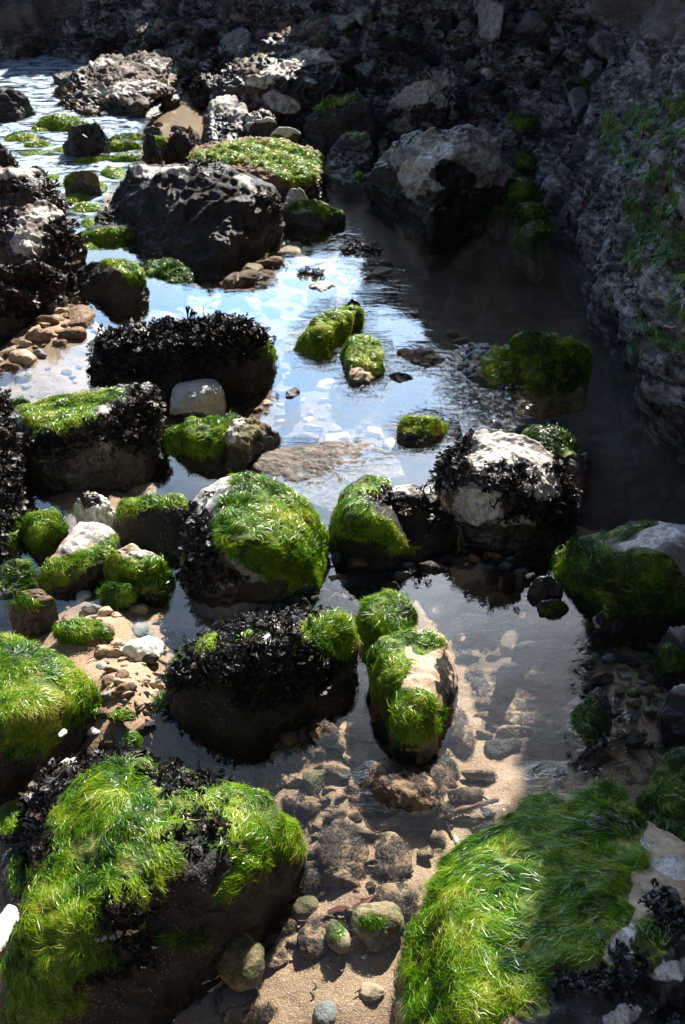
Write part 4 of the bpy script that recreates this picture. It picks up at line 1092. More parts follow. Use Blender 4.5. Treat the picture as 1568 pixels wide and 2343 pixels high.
rock('green_log_rock', 'crooked log shaped rock of bright green weed with a sandy strip',
     [[(835, 1440, .05), (832, 1372, .08), (870, 1356, .09), (930, 1357, .08), (942, 1405, .06), (920, 1440, .08)], [(815, 1410, .03), (840, 1400, .07), (870, 1425, .08), (870, 1450, .06), (825, 1440, 0)],
      [(845, 1500, .08), (860, 1455, .12), (900, 1440, .13), (1010, 1445, .11), (1040, 1490, .05), (1052, 1560, .01), (1010, 1625, .04), (995, 1610, .13), (925, 1600, .135), (832, 1552, .02), (835, 1565, 0), (960, 1500, .14)],
      [(900, 1600, .12), (930, 1585, .135), (1000, 1600, .12), (1003, 1650, .06), (960, 1650, .11), (905, 1642, .10), (893, 1675, 0), (945, 1695, 0), (990, 1690, 0)]], mat='tan', lvl=6, amp=.016,
     g=[(885, 1390, 70, 50), (880, 1525, 48, 80), (840, 1430, 34, 30), (950, 1462, 60, 24), (948, 1632, 62, 62)], gs=dict(cov=4.6, tone=.52, L=.045, maxn=16000, jitter=.5), kbase=.02, k=[(1025, 1560, 22, 70, -8), (945, 1688, 60, 26), (850, 1590, 40, 40)])
# ------------------------------------------------------------------ foreground
rock('green_boulder', 'smooth bright green boulder cut off by the left edge in the foreground', [[(-80, 1480, .14), (0, 1452, .17), (70, 1462, .17), (150, 1500, .15), (205, 1545, .11), (232, 1600, .05), (215, 1640, .02), (175, 1700, 0), (90, 1745, 0), (-80, 1790, 0), (100, 1620, .17), (0, 1640, .17), (150, 1600, .14)]], mat='dark', lvl=7, amp=.01,
     g=[[(-100, 1470), (0, 1448), (80, 1460), (160, 1500), (210, 1545), (234, 1600), (200, 1635), (150, 1660), (110, 1700), (60, 1720), (-100, 1740)]], gs=dict(cov=5.5, tone=.6, L=.05, maxn=22000, tvar=.3, flow=(.5, -.5, 0)), pale=[(120, 1575, 30, 14)], kbase=.0)
rock('green_boulder', 'largest foreground boulder with green weed, black tufts and a dark bare face at bottom left',
     [[(130, 1830, .16), (190, 1755, .2), (330, 1722, .2), (480, 1792, .19), (600, 1822, .17), (695, 1890, .1), (708, 1930, .03), (685, 1965, 0), (600, 2090, 0), (500, 2175, 0), (385, 2235, 0), (310, 2320, 0), (60, 2400, 0), (-10, 2300, 0), (40, 2100, .13), (100, 1950, .17), (160, 2160, .16), (560, 1950, .18), (430, 1890, .215), (300, 1920, .23), (240, 2100, .18), (430, 2010, .19), (560, 2030, .12)]], mat='dark', lvl=7, amp=.012, fr=9,
     g=[[(120, 1840), (185, 1752), (330, 1718), (480, 1788), (600, 1818), (700, 1890), (705, 1940), (640, 1960), (560, 1990), (520, 1950), (430, 1930), (400, 1970), (350, 2040), (330, 2120), (200, 2150), (190, 2300), (10, 2360), (20, 2200), (60, 2050)], (405, 2155, 40, 20), (540, 2010, 60, 16, -30), (250, 2180, 70, 40)],
     gs=dict(cov=5.5, tone=.52, L=.052, maxn=38000, tvar=.3, R0=.35, swirl=1.1, down=.4), k=[(500, 2080, 150, 70, -30), (100, 2290, 150, 90)],  # k puts the shade of the front face into the colour
     pale=[(370, 1858, 16, 22, 20), (330, 1900, 24, 18), (325, 1995, 20, 18)],
     w=[(475, 1890, 56, 46, 20), (425, 1925, 40, 26), (420, 1785, 80, 22, 8), (275, 2090, 66, 34, -10), (300, 2160, 55, 50, 50), (85, 1880, 40, 110), (250, 2220, 40, 20)], ws=dict(cov=3.0, size=.03, maxn=3600), kbase=.0)
rock('green_boulder', 'wide foreground boulder swept with long green weed at bottom right',
     [[(1000, 1990, 0), (1078, 1908, .02), (1180, 1838, .04), (1250, 1806, .07), (1330, 1850, .08), (1480, 1880, .11), (1640, 1960, .12), (945, 2140, 0), (925, 2342, 0), (1060, 2010, .12), (1090, 2150, .17), (1250, 1930, .15), (1400, 1950, .17), (1080, 2342, .17), (1300, 2180, .22), (1568, 2150, .2), (1500, 2450, .2), (935, 2480, 0), (1700, 2450, .1)],
      [(1310, 1880, .05), (1370, 1800, .08), (1420, 1798, .09), (1475, 1870, .1), (1490, 1920, .1), (1350, 1920, .1)]], mat='tan', lvl=7, amp=.010, fr=11,
     g=[[(990, 1995), (1078, 1905), (1180, 1833), (1250, 1802), (1310, 1870), (1370, 1798), (1420, 1795), (1478, 1880), (1470, 1960), (1440, 2100), (1380, 2180), (1250, 2250), (1100, 2400), (920, 2400), (940, 2140)], (1500, 2160, 40, 60)], gs=dict(cov=5.5, tone=.48, L=.062, maxn=40000, tvar=.3, R0=.5, flow=(-.9, .15, 0), down=.2, swirl=.9),
     pale=[[(1385, 1960), (1420, 1915), (1470, 1905), (1475, 1940), (1440, 1985), (1390, 1990)], (1360, 1962, 9, 30, -20), (1350, 2030, 22, 10), (1385, 2110, 16, 34, 20), (1440, 2150, 22, 26), (1530, 1975, 40, 26, 30), (1540, 2220, 60, 30), (1420, 2320, 50, 30)],
     w=[(1415, 2175, 36, 26), (1420, 2240, 60, 50), (1530, 2080, 40, 50), (1320, 2270, 60, 30), (1540, 2320, 60, 30)], ws=dict(cov=2.4, size=.034, maxn=2600), k=[(1500, 2250, 120, 130), (1300, 2300, 120, 60)], kbase=.0)
rock('black_weed_rock', 'low rock buried under black bladder weed behind the largest boulder',
     [[(85, 1790, .05), (120, 1745, .09), (200, 1722, .11), (330, 1712, .11), (345, 1745, .1), (250, 1760, .13), (150, 1800, .14), (110, 1880, .12), (100, 1980, .06), (75, 2010, 0), (50, 1900, .02), (55, 1830, 0), (130, 2010, 0)]], mat='dark', lvl=6, amp=.02,
     w=[(200, 1750, 170, 44), (95, 1880, 60, 130)], ws=dict(cov=2.8, size=.034, maxn=3000), pale=[(150, 1740, 34, 14, 30)], kbase=0)
# right side in the shade
rock('shaded_rock', 'rock with a smooth pale bare crown and hanging green weed at the right edge', [[(1270, 1265, .03), (1290, 1243, .06), (1340, 1255, .07), (1400, 1215, .12), (1460, 1190, .16), (1520, 1192, .17), (1640, 1230, .16), (1660, 1400, 0), (1400, 1400, 0), (1280, 1340, 0), (1500, 1260, .18), (1420, 1290, .12)]], mat='grey', lvl=6, amp=.012,
     g=[(1340, 1290, 80, 60), (1450, 1330, 130, 70), (1440, 1205, 70, 20, -20)], gs=dict(tone=.2, cov=4, L=.06), pale=[[(1415, 1255), (1460, 1215), (1520, 1198), (1568, 1225), (1600, 1260), (1540, 1240), (1480, 1262), (1440, 1270)], (1298, 1252, 22, 8, 20)])
rock('pebble_rock', 'rounded olive rock at the corner of the small reflecting pool', [(1212, 1345, .02), (1225, 1320, .05), (1265, 1315, .055), (1288, 1340, .03), (1285, 1368, 0), (1235, 1370, 0)], mat='mossy', lvl=5, cat='rock')
rock('mossy_stone', 'low dark mossy stone at the rim of the small reflecting pool', [(1228, 1385, 0), (1240, 1372, .03), (1290, 1372, .03), (1305, 1395, 0), (1270, 1410, 0), (1235, 1405, 0)], mat='dark', lvl=5, g=[(1265, 1385, 26, 14)], gs=dict(tone=.2, cov=2))
rock('mossy_stone', 'wet stone with a white streaked edge in the shaded pebbles', [(1355, 1420, .02), (1375, 1395, .05), (1420, 1385, .05), (1440, 1400, .03), (1425, 1440, 0), (1370, 1445, 0)], mat='dark', lvl=5, g=[(1405, 1400, 30, 16)], gs=dict(tone=.25, cov=2.5), pale=[(1358, 1420, 5, 24), (1412, 1398, 10, 4, -30)])
rock('wet_green_stone', 'wet dark stone trailing green weed among the shaded pebbles', [(1300, 1650, 0), (1340, 1590, .03), (1370, 1565, .05), (1395, 1600, .03), (1400, 1660, 0), (1340, 1690, 0)], mat='dark', lvl=5, g=[(1340, 1650, 40, 40)], gs=dict(tone=.2, cov=3))
rock('edge_rock', 'grey and green rock half cut by the right edge above another', [(1500, 1470, .03), (1530, 1435, .07), (1640, 1425, .1), (1640, 1540, 0), (1520, 1530, 0)], mat='grey', lvl=5, g=[(1540, 1510, 40, 30)], gs=dict(tone=.2, cov=3))
rock('edge_rock', 'bare grey rock half cut by the right edge below the green flecked one', [(1515, 1610, .03), (1540, 1570, .07), (1640, 1550, .1), (1640, 1700, 0), (1540, 1680, 0)], mat='grey', lvl=5, k=[(1560, 1680, 40, 20)])
rock('shaded_green_bank', 'dark green weedy bank rising at the right edge above the wide boulder', [(1470, 1800, .01), (1500, 1755, .06), (1570, 1705, .12), (1680, 1680, .16), (1690, 1960, .1), (1500, 1900, .04), (1475, 1850, 0)], mat='grey', lvl=6, g=[(1530, 1820, 80, 130)], gs=dict(tone=.2, cov=4.5, L=.055))
# green rocks at the cliff foot
for (x, y, w, h, lab) in [(1178, 448, 96, 54, 'green capped rock between the bare boulder and the cliff'), (1215, 500, 90, 50, 'first green hump at the cliff foot below the green capped rock'),
                          (1220, 545, 80, 76, 'larger green hump at the waterline of the cliff'), (1195, 270, 56, 50, 'teal green boulder high in the shaded rubble'),
                          (1198, 362, 50, 46, 'pale green stone beside the bare boulder'), (1140, 485, 40, 24, 'tiny green stone at the far corner of the dark pool')]:
    q = on_cliff(x, y + h * .25) if y < 420 else None
    stone(x, y, w, h, lab, 'green stones at the cliff foot', mat='mossy', rise=.55, emb=.25, lvl=5, name='green_rock', cat='rock', g=[(x, y - h * .1, w * .6, h * .6)], gs=dict(tone=.25, cov=3, L=.05), z=-.03, surf=q)
# ------------------------------------------------------------------ stones one can count
STONES = [
    # x, y, w, h, label, material, kwargs
    (330, 1500, 108, 78, 'white stone with a brown belly beside the weed backed boulder', 'white', dict(rise=.5, p=12, yaw=-28, k=[(345, 1515, 20, 16), (320, 1530, 30, 14, -30)], lvl=5, emb=.15)),
    (193, 1370, 36, 44, 'small white oval pebble standing on the pale bank', 'white', dict(rise=.7, lvl=5, emb=.2)),
    (215, 1399, 66, 26, 'long dark stone with one white end on the pale bank', 'grey', dict(pale=[(200, 1398, 18, 9)], yaw=-6, lvl=5)),
    (316, 1400, 58, 34, 'rounded tan stone with rough top near the blue puddle', 'tan', dict(rise=.6, lvl=5)),
    (322, 1445, 48, 46, 'dark grey stone with an orange lit rim in the shallow water', 'grey', dict(lvl=5)),
    (358, 1429, 26, 13, 'black pebble beside the blue puddle', 'dark', {}),
    (410, 1460, 58, 28, 'thin dark stone lying at the tip of the weed backed boulder', 'mossy', {}),
    (188, 1448, 165, 68, 'broad rough mossy rock behind the bright green left boulder', 'mossy', dict(rise=.35, lvl=6, g=[(180, 1440, 60, 26), (215, 1460, 40, 24)], gs=dict(tone=.5, L=.02, cov=2), amp=.06)),
    (265, 1472, 30, 26, 'pair of round tan pebbles on the bank', 'tan', {}), (264, 1496, 46, 24, 'flat tan pebble left of the white stone', 'tan', {}),
    (234, 1526, 26, 24, 'grey square pebble on the pale bank', 'grey', dict(p=20)), (250, 1560, 36, 30, 'dark angular pebble near the green left boulder', 'brown', dict(p=18)),
    (280, 1546, 34, 34, 'pointed brown pebble under the white stone', 'brown', dict(p=18)), (288, 1582, 62, 30, 'long brown stone lying slantwise on the bank', 'brown', dict(p=16, yaw=32)),
    (327, 1560, 34, 26, 'tan cube shaped pebble on the bank', 'tan', dict(p=24)), (258, 1590, 26, 20, 'yellow tan pebble by the green left boulder', 'tan', {}),
    (215, 1670, 48, 26, 'flat bright white stone beside the green left boulder', 'white', dict(rise=.25, p=14, yaw=10)),
    (236, 1632, 36, 26, 'brown stone with a pale chip on the bank', 'brown', dict(p=18)),
    (283, 1642, 64, 50, 'small mossy green stone above the blue grey puddle', 'mossy', dict(g=[(276, 1630, 26, 16)], gs=dict(tone=.6, L=.01, cov=1.6), lvl=5, p=16, npt=12)),
    (292, 1705, 76, 60, 'grey stone with a mossy back above the largest boulder', 'grey', dict(g=[(310, 1690, 26, 24)], gs=dict(tone=.6, L=.02), rise=.7, lvl=5)),
    (248, 1697, 44, 36, 'knobbly brown stone left of the mossy backed grey one', 'mossy', dict(lvl=5)),
    (362, 1610, 60, 70, 'drowned pale green stone at the left foot of the weed backed boulder', 'mossy', dict(rise=.3, g=[(362, 1600, 24, 30)], gs=dict(tone=.3, L=.01, cov=1.2))),
    (145, 1678, 18, 24, 'white limpet like pebble on the green left boulder', 'white', dict(z=.09)),
    (18, 2130, 62, 110, 'large pale oval stone at the left edge', 'white', dict(rise=.6, lvl=5, k=[(35, 2150, 12, 50)], emb=.15)),
    (8, 2020, 32, 76, 'tan stone cut by the left edge above the large pale oval', 'tan', dict(lvl=5)),
    (28, 2325, 66, 50, 'pale rounded stone in the bottom left corner', 'white', dict(rise=.6, lvl=5)),
    (30, 1880, 70, 90, 'small green mossy rock at the left edge beside the black weed', 'dark', dict(g=[(30, 1870, 40, 44)], gs=dict(tone=.4, L=.03), lvl=5, z=.0)),
    (55, 2020, 70, 150, 'long dark mossy stone beside the black weed at the left', 'dark', dict(g=[(50, 1990, 30, 50)], gs=dict(tone=.25, L=.02), lvl=5, rise=.6, z=-.005)),
    (20, 2240, 60, 80, 'yellow mossy stone between the pale stones at the left edge', 'mossy', dict(g=[(20, 2230, 34, 40)], gs=dict(tone=.55, L=.02), lvl=5, z=.0)),
    (65, 1823, 20, 26, 'white chip in the gap beside the black weed', 'white', dict(z=.08)),
    # lower pool
    (826, 1724, 44, 70, 'smooth oval grey brown pebble on the sand', 'pebble', dict(rise=.5, yaw=-4, lvl=5)),
    (752, 1690, 120, 84, 'weed dark stone behind the smooth oval pebble', 'fuzzy', dict(rise=.55, fuzz=2, lvl=5, yaw=-30)),
    (704, 1700, 34, 84, 'narrow brown stone left of the weed dark stone', 'fuzzy', dict(yaw=20, lvl=5)),
    (664, 1692, 52, 54, 'rounded golden stone at the edge of the boulder shadow', 'brown', dict(rise=.7, lvl=5)),
    (672, 1730, 34, 42, 'squarish brown stone under the rounded golden one', 'brown', dict(lvl=5)),
    (638, 1735, 44, 34, 'pale tan stone at the edge of the boulder shadow', 'tan', {}),
    (620, 1788, 94, 68, 'large smooth brown egg shaped stone by the largest boulder', 'fuzzy', dict(rise=.55, yaw=-15, lvl=5, mat='brown')),
    (738, 1808, 66, 96, 'narrow mossy brown stone slanting up from the bed of the lower pool', 'mossy', dict(rise=.75, yaw=30, lvl=5, p=16, npt=12, emb=.2)),
    (690, 1850, 100, 70, 'drowned dark weedy stone next to the mossy pointed one', 'fuzzy', dict(fuzz=3, lvl=5)),
    (908, 1840, 200, 150, 'big dark shaggy stone glinting at the middle of the lower pool', 'fuzzy', dict(rise=.5, fuzz=3.2, lvl=6, emb=.15, yaw=-20)),
    (995, 1785, 110, 130, 'shaggy brown stone right of the big dark one', 'fuzzy', dict(fuzz=3, lvl=5, yaw=-25)),
    (1054, 1690, 58, 130, 'tall narrow weed streaked stone standing by the green log rock', 'fuzzy', dict(rise=.9, fuzz=1.5, lvl=5, yaw=8, emb=.15)),
    (900, 1715, 70, 60, 'squared grey stone in the shadow of the green log rock', 'brown', dict(lvl=5, p=16)),
    (1167, 1682, 78, 46, 'rounded oblong stone under the blue part of the lower pool', 'brown', dict(lvl=5, rise=.6)),
    (1258, 1710, 96, 92, 'square cornered stone with a weed stain on the lower pool bed', 'fuzzy', dict(lvl=5, p=14, rise=.5)),
    (1137, 1722, 30, 28, 'sandy domed pebble half buried in the pool bed', 'tan', {}),
    (1190, 1610, 150, 110, 'dark drowned slab under the blue part of the lower pool', 'fuzzy', dict(fuzz=1.5, lvl=5, rise=.2, p=14, npt=12)),
    (1110, 1560, 100, 110, 'dark drowned slab beside the green log rock', 'fuzzy', dict(fuzz=1.5, lvl=5, rise=.22, p=14, npt=12)),
    (1160, 1530, 60, 26, 'black wet stone just breaking the small reflecting pool', 'dark', dict(rise=.6, z=-.02)),
    (1200, 1480, 62, 34, 'small black stone breaking the cloud reflection', 'dark', dict(rise=.6, z=-.02)),
    (1000, 1400, 60, 50, 'pale drowned stone at the left of the cloud reflection', 'tan', {}), (1045, 1430, 44, 34, 'oval tan stone under the cloud reflection', 'tan', {}),
    (1062, 1465, 50, 40, 'second oval stone under the cloud reflection nearer the log rock', 'tan', {}),
    (790, 1958, 118, 160, 'biggest blotched stone on the sand between the two foreground boulders', 'fuzzy', dict(rise=.4, lvl=6, yaw=12, mat='fuzzy', fuzz=.6)),
    (895, 1965, 92, 124, 'blotched stone touching the right side of the biggest one', 'fuzzy', dict(rise=.4, lvl=5, yaw=5, fuzz=.6)),
    (714, 2005, 80, 96, 'blotched stone touching the left side of the biggest one', 'fuzzy', dict(rise=.4, lvl=5, yaw=-20, fuzz=.5)),
    (672, 2050, 46, 70, 'small olive stone at the shadow edge of the largest boulder', 'mossy', dict(yaw=-20, lvl=5)),
    (686, 2030, 30, 30, 'little tan pebble on top of the olive stones', 'tan', {}),
    (699, 2077, 64, 58, 'smooth olive round stone on the sand', 'mossy', dict(rise=.6, lvl=5)),
    (646, 2124, 70, 46, 'dark blotched round stone below the smooth olive one', 'fuzzy', dict(rise=.55, lvl=5, fuzz=.8)),
    (640, 2092, 24, 22, 'tiny round white shell like pebble on the sand', 'white', {}),
    (868, 2125, 96, 96, 'stone with a bright crusted top breaking the water', 'mossy', dict(rise=.7, lvl=5, emb=.08, z=-.025, pale=[(868, 2108, 36, 12, 12)], g=[(850, 2110, 30, 16)], gs=dict(tone=.5, L=.015))),
    (905, 2070, 100, 90, 'drowned weedy stone behind the bright crusted one', 'fuzzy', dict(fuzz=1.5, lvl=5)),
    (722, 2160, 86, 90, 'rough weedy stone half sunk in coarse shell sand', 'fuzzy', dict(fuzz=1.5, lvl=5)),
    (776, 2140, 42, 70, 'wet glinting dark green stone beside the rough weedy one', 'mossy', dict(rise=.8, lvl=5, z=-.015, g=[(776, 2130, 12, 20)], gs=dict(tone=.2, L=.006, cov=1.0))),
    (556, 2182, 90, 96, 'yellow green slimy stone by the shaded face of the largest boulder', 'mossy', dict(rise=.6, lvl=5, z=-.015)),
    (632, 2196, 60, 60, 'sunken brown slimy stone right of the yellow green one', 'fuzzy', dict(lvl=5, fuzz=1)),
    (478, 2246, 120, 60, 'bright white wedge of stone in front of the largest boulder', 'white', dict(rise=.55, yaw=30, lvl=5, p=16, k=[(460, 2262, 70, 10, -30)])),
    (560, 2310, 140, 80, 'wide mottled stone at the bottom edge', 'fuzzy', dict(lvl=5, fuzz=2, rise=.35)),
    (745, 2320, 50, 50, 'grey barnacled stone at the bottom edge', 'grey', dict(lvl=5)),
    (850, 2270, 60, 44, 'pale worn stone half buried in the bottom sand', 'tan', dict(rise=.3)),
    (1230, 2000, 10, 10, 'small white shell chip lying on the long green weed', 'white', dict(z=.16)),
    # brown stones of the left shallows
    (190, 730, 60, 60, 'large brown cracked stone at the edge of the left shallows', 'brown', dict(p=16, lvl=5)), (170, 770, 74, 40, 'long dark brown stone beside the weedy boulder', 'brown', dict(lvl=5)),
    (90, 775, 76, 34, 'olive brown stone in the middle of the left shallows', 'brown', dict(lvl=5)), (50, 825, 70, 40, 'round topped tan stone in the left shallows', 'tan', dict(lvl=5)),
    (92, 812, 40, 18, 'blue grey pebble among the tan stones', 'grey', {}), (30, 850, 60, 22, 'flat brown stone below the round topped one', 'brown', {}), (15, 868, 50, 20, 'flat dark stone at the left edge of the shallows', 'brown', {}),
    (140, 690, 40, 26, 'tan stone under the reddish weed rock', 'tan', {}), (175, 690, 36, 20, 'pale stone behind the large brown cracked one', 'tan', {}), (110, 740, 60, 24, 'thin brown stone behind the olive brown one', 'brown', {}),
    (60, 790, 40, 20, 'orange tan stone left of the olive brown one', 'tan', {}), (160, 626, 40, 18, 'pale green topped stone under the capped rock', 'tan', {}),
    # brown shelf below the big boulder
    (562, 646, 124, 42, 'flat orange brown stone showing under the dark reflection', 'brown', dict(rise=.3, lvl=5)), (440, 680, 110, 44, 'long dark brown stone left of the flat orange one', 'brown', dict(lvl=5)),
    (640, 570, 60, 40, 'brown stone at the inlet edge', 'brown', {}), (620, 610, 70, 30, 'brown stone at the water edge below the big boulder', 'brown', {}), (545, 690, 90, 30, 'brown stone nearest the long weedy boulder', 'brown', {}),
    (350, 1080, 70, 50, 'rough brown stone beside the blue puddle', 'fuzzy', dict(lvl=5)), (330, 1125, 120, 50, 'low orange sandy stone behind the green topped block', 'tan', dict(rise=.25, lvl=5)),
    (400, 950, 30, 40, 'orange brown stone between the white boulder and the green lawn', 'brown', {}), (560, 870, 110, 40, 'brown weedy stone at the right foot of the long weedy boulder', 'fuzzy', {}),
    (1060, 790, 60, 30, 'orange brown drowned stone at the shadow edge', 'brown', {}), (1035, 770, 40, 20, 'small orange drowned stone at the shadow edge', 'brown', {}),
    (330, 1670, 60, 20, 'sunken dark plank like stone in the shaded puddle', 'dark', {}),
    (780, 1330, 40, 40, 'blue grey angular stone in the dark gap below the round green boulder', 'grey', dict(p=20)), (860, 1300, 90, 60, 'dark drowned boulder under the split boulder', 'dark', {}),
    (1130, 1280, 60, 36, 'blue black stone in the dark gap under the pale weedy boulder', 'grey', {}), (1000, 1290, 50, 24, 'dark stone left of the blue black one', 'dark', {}),
]
for (x, y, w, h, lab, mt, kw) in STONES:
    kw = dict(kw); kw['mat'] = kw.get('mat', mt)
    if kw['mat'] == 'fuzzy' and max(w, h) > 55: kw['fuzz'] = max(kw.get('fuzz', 0), 1.8)
    stone(x, y, w, h, lab, None, name=kw.pop('name', 'pebble' if max(w, h) < 50 else 'stone'), **kw)

# fields of look-alike stones
def scatter(poly, n, smin, smax, mats, label, group, name, seed, ratio=.6, cliffside=False, mind=.7, **kw):
    r_ = np.random.default_rng(seed)
    poly = np.array(poly, float)
    lo, hi = poly.min(0), poly.max(0)
    done, tries = [], 0
    while len(done) < n and tries < 6000:
        tries += 1
        q = lo + (hi - lo) * r_.random(2)
        if sd_poly(q[None], poly)[0] < 0: continue
        s = smin + (smax - smin) * r_.random() ** 1.6
        if any((q[0] - d[0]) ** 2 + ((q[1] - d[1]) * 1.5) ** 2 < (mind * (s + d[2]) / 2) ** 2 for d in done): continue
        done.append((q[0], q[1], s))
        surf = on_cliff(q[0], q[1]) if cliffside else None
        k2 = dict(kw)
        stone(q[0], q[1], s, s * r_.uniform(ratio * .7, ratio * 1.2), label, group, mat=mats[int(r_.integers(len(mats)))], lvl=4 if not cliffside else 5, name=name, seed=int(r_.integers(1e6)), surf=surf, **k2)

scatter([(560, 700), (700, 560), (880, 600), (990, 760), (1060, 950), (980, 1080), (900, 1030), (640, 1010), (540, 900), (650, 800)], 135, 24, 90, ['brown', 'tan', 'brown', 'tan', 'fuzzy'],
        'flat brown stone lying under the clear water of the bright pool', 'drowned stones of the bright pool', 'pool_pebble', 21, rise=.42, emb=.3, p=16, npt=11)
scatter([(190, 650), (400, 650), (560, 700), (420, 735), (230, 745)], 14, 24, 70, ['tan', 'pebble'], 'pale stone under the water behind the long weedy boulder', 'drowned stones behind the weedy boulder', 'pool_pebble', 22, rise=.3, emb=.4)
scatter([(10, 860), (200, 820), (210, 890), (60, 930)], 14, 18, 50, ['tan', 'pebble', 'brown'], 'small tan stone in the shallow water left of the weedy boulder', 'small stones of the left shallows', 'pool_pebble', 23, rise=.4)
scatter([(60, 700), (200, 650), (220, 760), (120, 800), (0, 860), (0, 790)], 60, 16, 60, ['brown', 'tan', 'brown'], 'small brown stone of the left stony shore', 'small stones of the left shore', 'shore_pebble', 24, rise=.5, p=16, npt=12)
scatter([(1300, 1430), (1480, 1420), (1520, 1560), (1480, 1720), (1380, 1700), (1330, 1560)], 48, 20, 70, ['brown', 'dark', 'mossy', 'grey'], 'rounded dark pebble lying in the shade by the right edge', 'dark pebbles at the right', 'shade_pebble', 25, rise=.6, emb=.25)
scatter([(930, 1290), (1200, 1260), (1210, 1330), (1130, 1310), (1040, 1290), (940, 1340)], 16, 18, 50, ['dark', 'grey', 'brown'], 'dark pebble in the gap under the pale weedy boulder', 'pebbles in the dark gap', 'shade_pebble', 26, rise=.5)
scatter([(740, 1240), (950, 1290), (1230, 1250), (1220, 1325), (1130, 1315), (1040, 1290), (940, 1345), (830, 1365), (760, 1330), (745, 1290)], 42, 26, 84, ['dark', 'dark', 'grey', 'brown'], 'dark wet stone wedged between the boulders in shade', 'dark stones wedged between the boulders', 'wedged_stone', 36, rise=.5, p=16, npt=12, emb=.3, z=-.012, mind=.8)
scatter([(560, 1375), (750, 1345), (820, 1385), (760, 1375), (600, 1400)], 14, 24, 60, ['dark', 'dark', 'grey'], 'dark stone in the gap behind the weed backed boulder', 'dark stones behind the weed backed boulder', 'wedged_stone', 37, rise=.5, p=16, npt=12, emb=.3, z=-.012, mind=.8)
scatter([(60, 1060), (340, 1050), (380, 1090), (250, 1130), (170, 1110), (60, 1150)], 16, 24, 70, ['dark', 'brown', 'grey'], 'dim stone in the shadow of the green lawn boulder', 'dim stones under the green lawn boulder', 'wedged_stone', 38, rise=.4, p=16, npt=12, emb=.3)
scatter([(120, 1350), (280, 1400), (260, 1470), (420, 1440), (340, 1640), (240, 1600), (220, 1520)], 95, 10, 52, ['tan', 'grey', 'brown', 'brown', 'tan'], 'tiny pebble on the pale bank between the green boulders', 'tiny pebbles of the pale bank', 'bank_pebble', 27, rise=.55, p=16, npt=12)
scatter([(600, 1690), (700, 1640), (880, 1700), (1010, 1700), (1100, 1780), (1040, 1880), (960, 1980), (920, 2120), (760, 2180), (640, 2160), (690, 2000), (720, 1900)], 95, 26, 100, ['fuzzy', 'fuzzy', 'brown', 'fuzzy', 'brown'],
        'flat reddish brown stone stained with weed on the bed of the lower pool', 'weed stained stones of the lower pool', 'pool_stone', 41, rise=.55, emb=.3, p=14, npt=12, fuzz=1.5, mind=.85)
scatter([(1060, 1380), (1300, 1340), (1400, 1480), (1330, 1680), (1250, 1730), (1120, 1720), (1070, 1560)], 42, 40, 125, ['fuzzy', 'fuzzy', 'brown', 'dark'],
        'dim brown stone under the reflecting water of the lower pool', 'drowned stones of the small reflecting pool', 'pool_stone', 42, rise=.45, emb=.3, p=14, npt=12, fuzz=1.2, mind=.8)
scatter([(600, 2090), (740, 2100), (900, 2180), (820, 2230), (640, 2190)], 40, 5, 14, ['tan', 'white', 'brown', 'grey'], 'bit of broken shell and grit on the coarse sand', 'shell grit on the sand', 'shell_grit', 28, rise=.5)
scatter([(560, 1640), (760, 1580), (800, 1640), (700, 1700), (640, 1660)], 12, 14, 36, ['tan', 'brown'], 'tan pebble on the sand beside the weed backed boulder', 'tan pebbles by the weed backed boulder', 'bank_pebble', 29, rise=.5)
scatter([(470, 690), (500, 640), (640, 550), (700, 535), (660, 600), (610, 660), (560, 715), (400, 720), (400, 680)], 30, 26, 84, ['brown', 'brown', 'fuzzy', 'tan'], 'reddish brown stone at the water edge under the big dark boulder', 'brown stones under the big dark boulder', 'shore_pebble', 34, rise=.35, p=16, npt=12, emb=.3)
# broken rock of the shaded slope
scatter([(620, 110), (760, 60), (860, 60), (1120, 30), (1260, 80), (1320, 200), (1220, 280), (1080, 270), (880, 290), (800, 200), (700, 100)], 52, 16, 66, ['grey', 'dark', 'dark', 'ledge', 'dark'],
        'broken block of the shaded rubble slope under the cliff', 'blocks of the shaded rubble slope', 'rubble_block', 31, cliffside=True, rise=.7, emb=.3, p=26, amp=.07, npt=10)
scatter([(200, 80), (420, 60), (600, 20), (800, 20), (560, 60), (440, 140), (280, 110), (60, 130)], 30, 16, 50, ['dark', 'ledge', 'dark', 'dark'],
        'grey broken block along the foot of the far cliff', 'blocks along the far cliff', 'rubble_block', 32, cliffside=True, rise=.7, emb=.3, p=26, amp=.07, npt=10)
scatter([(440, 300), (480, 330), (440, 345), (380, 300), (350, 280)], 8, 16, 34, ['dark', 'brown'], 'dark weedy cobble at the mouth of the sandy channel', 'cobbles at the channel mouth', 'cobble', 33, rise=.6, z=-.03)
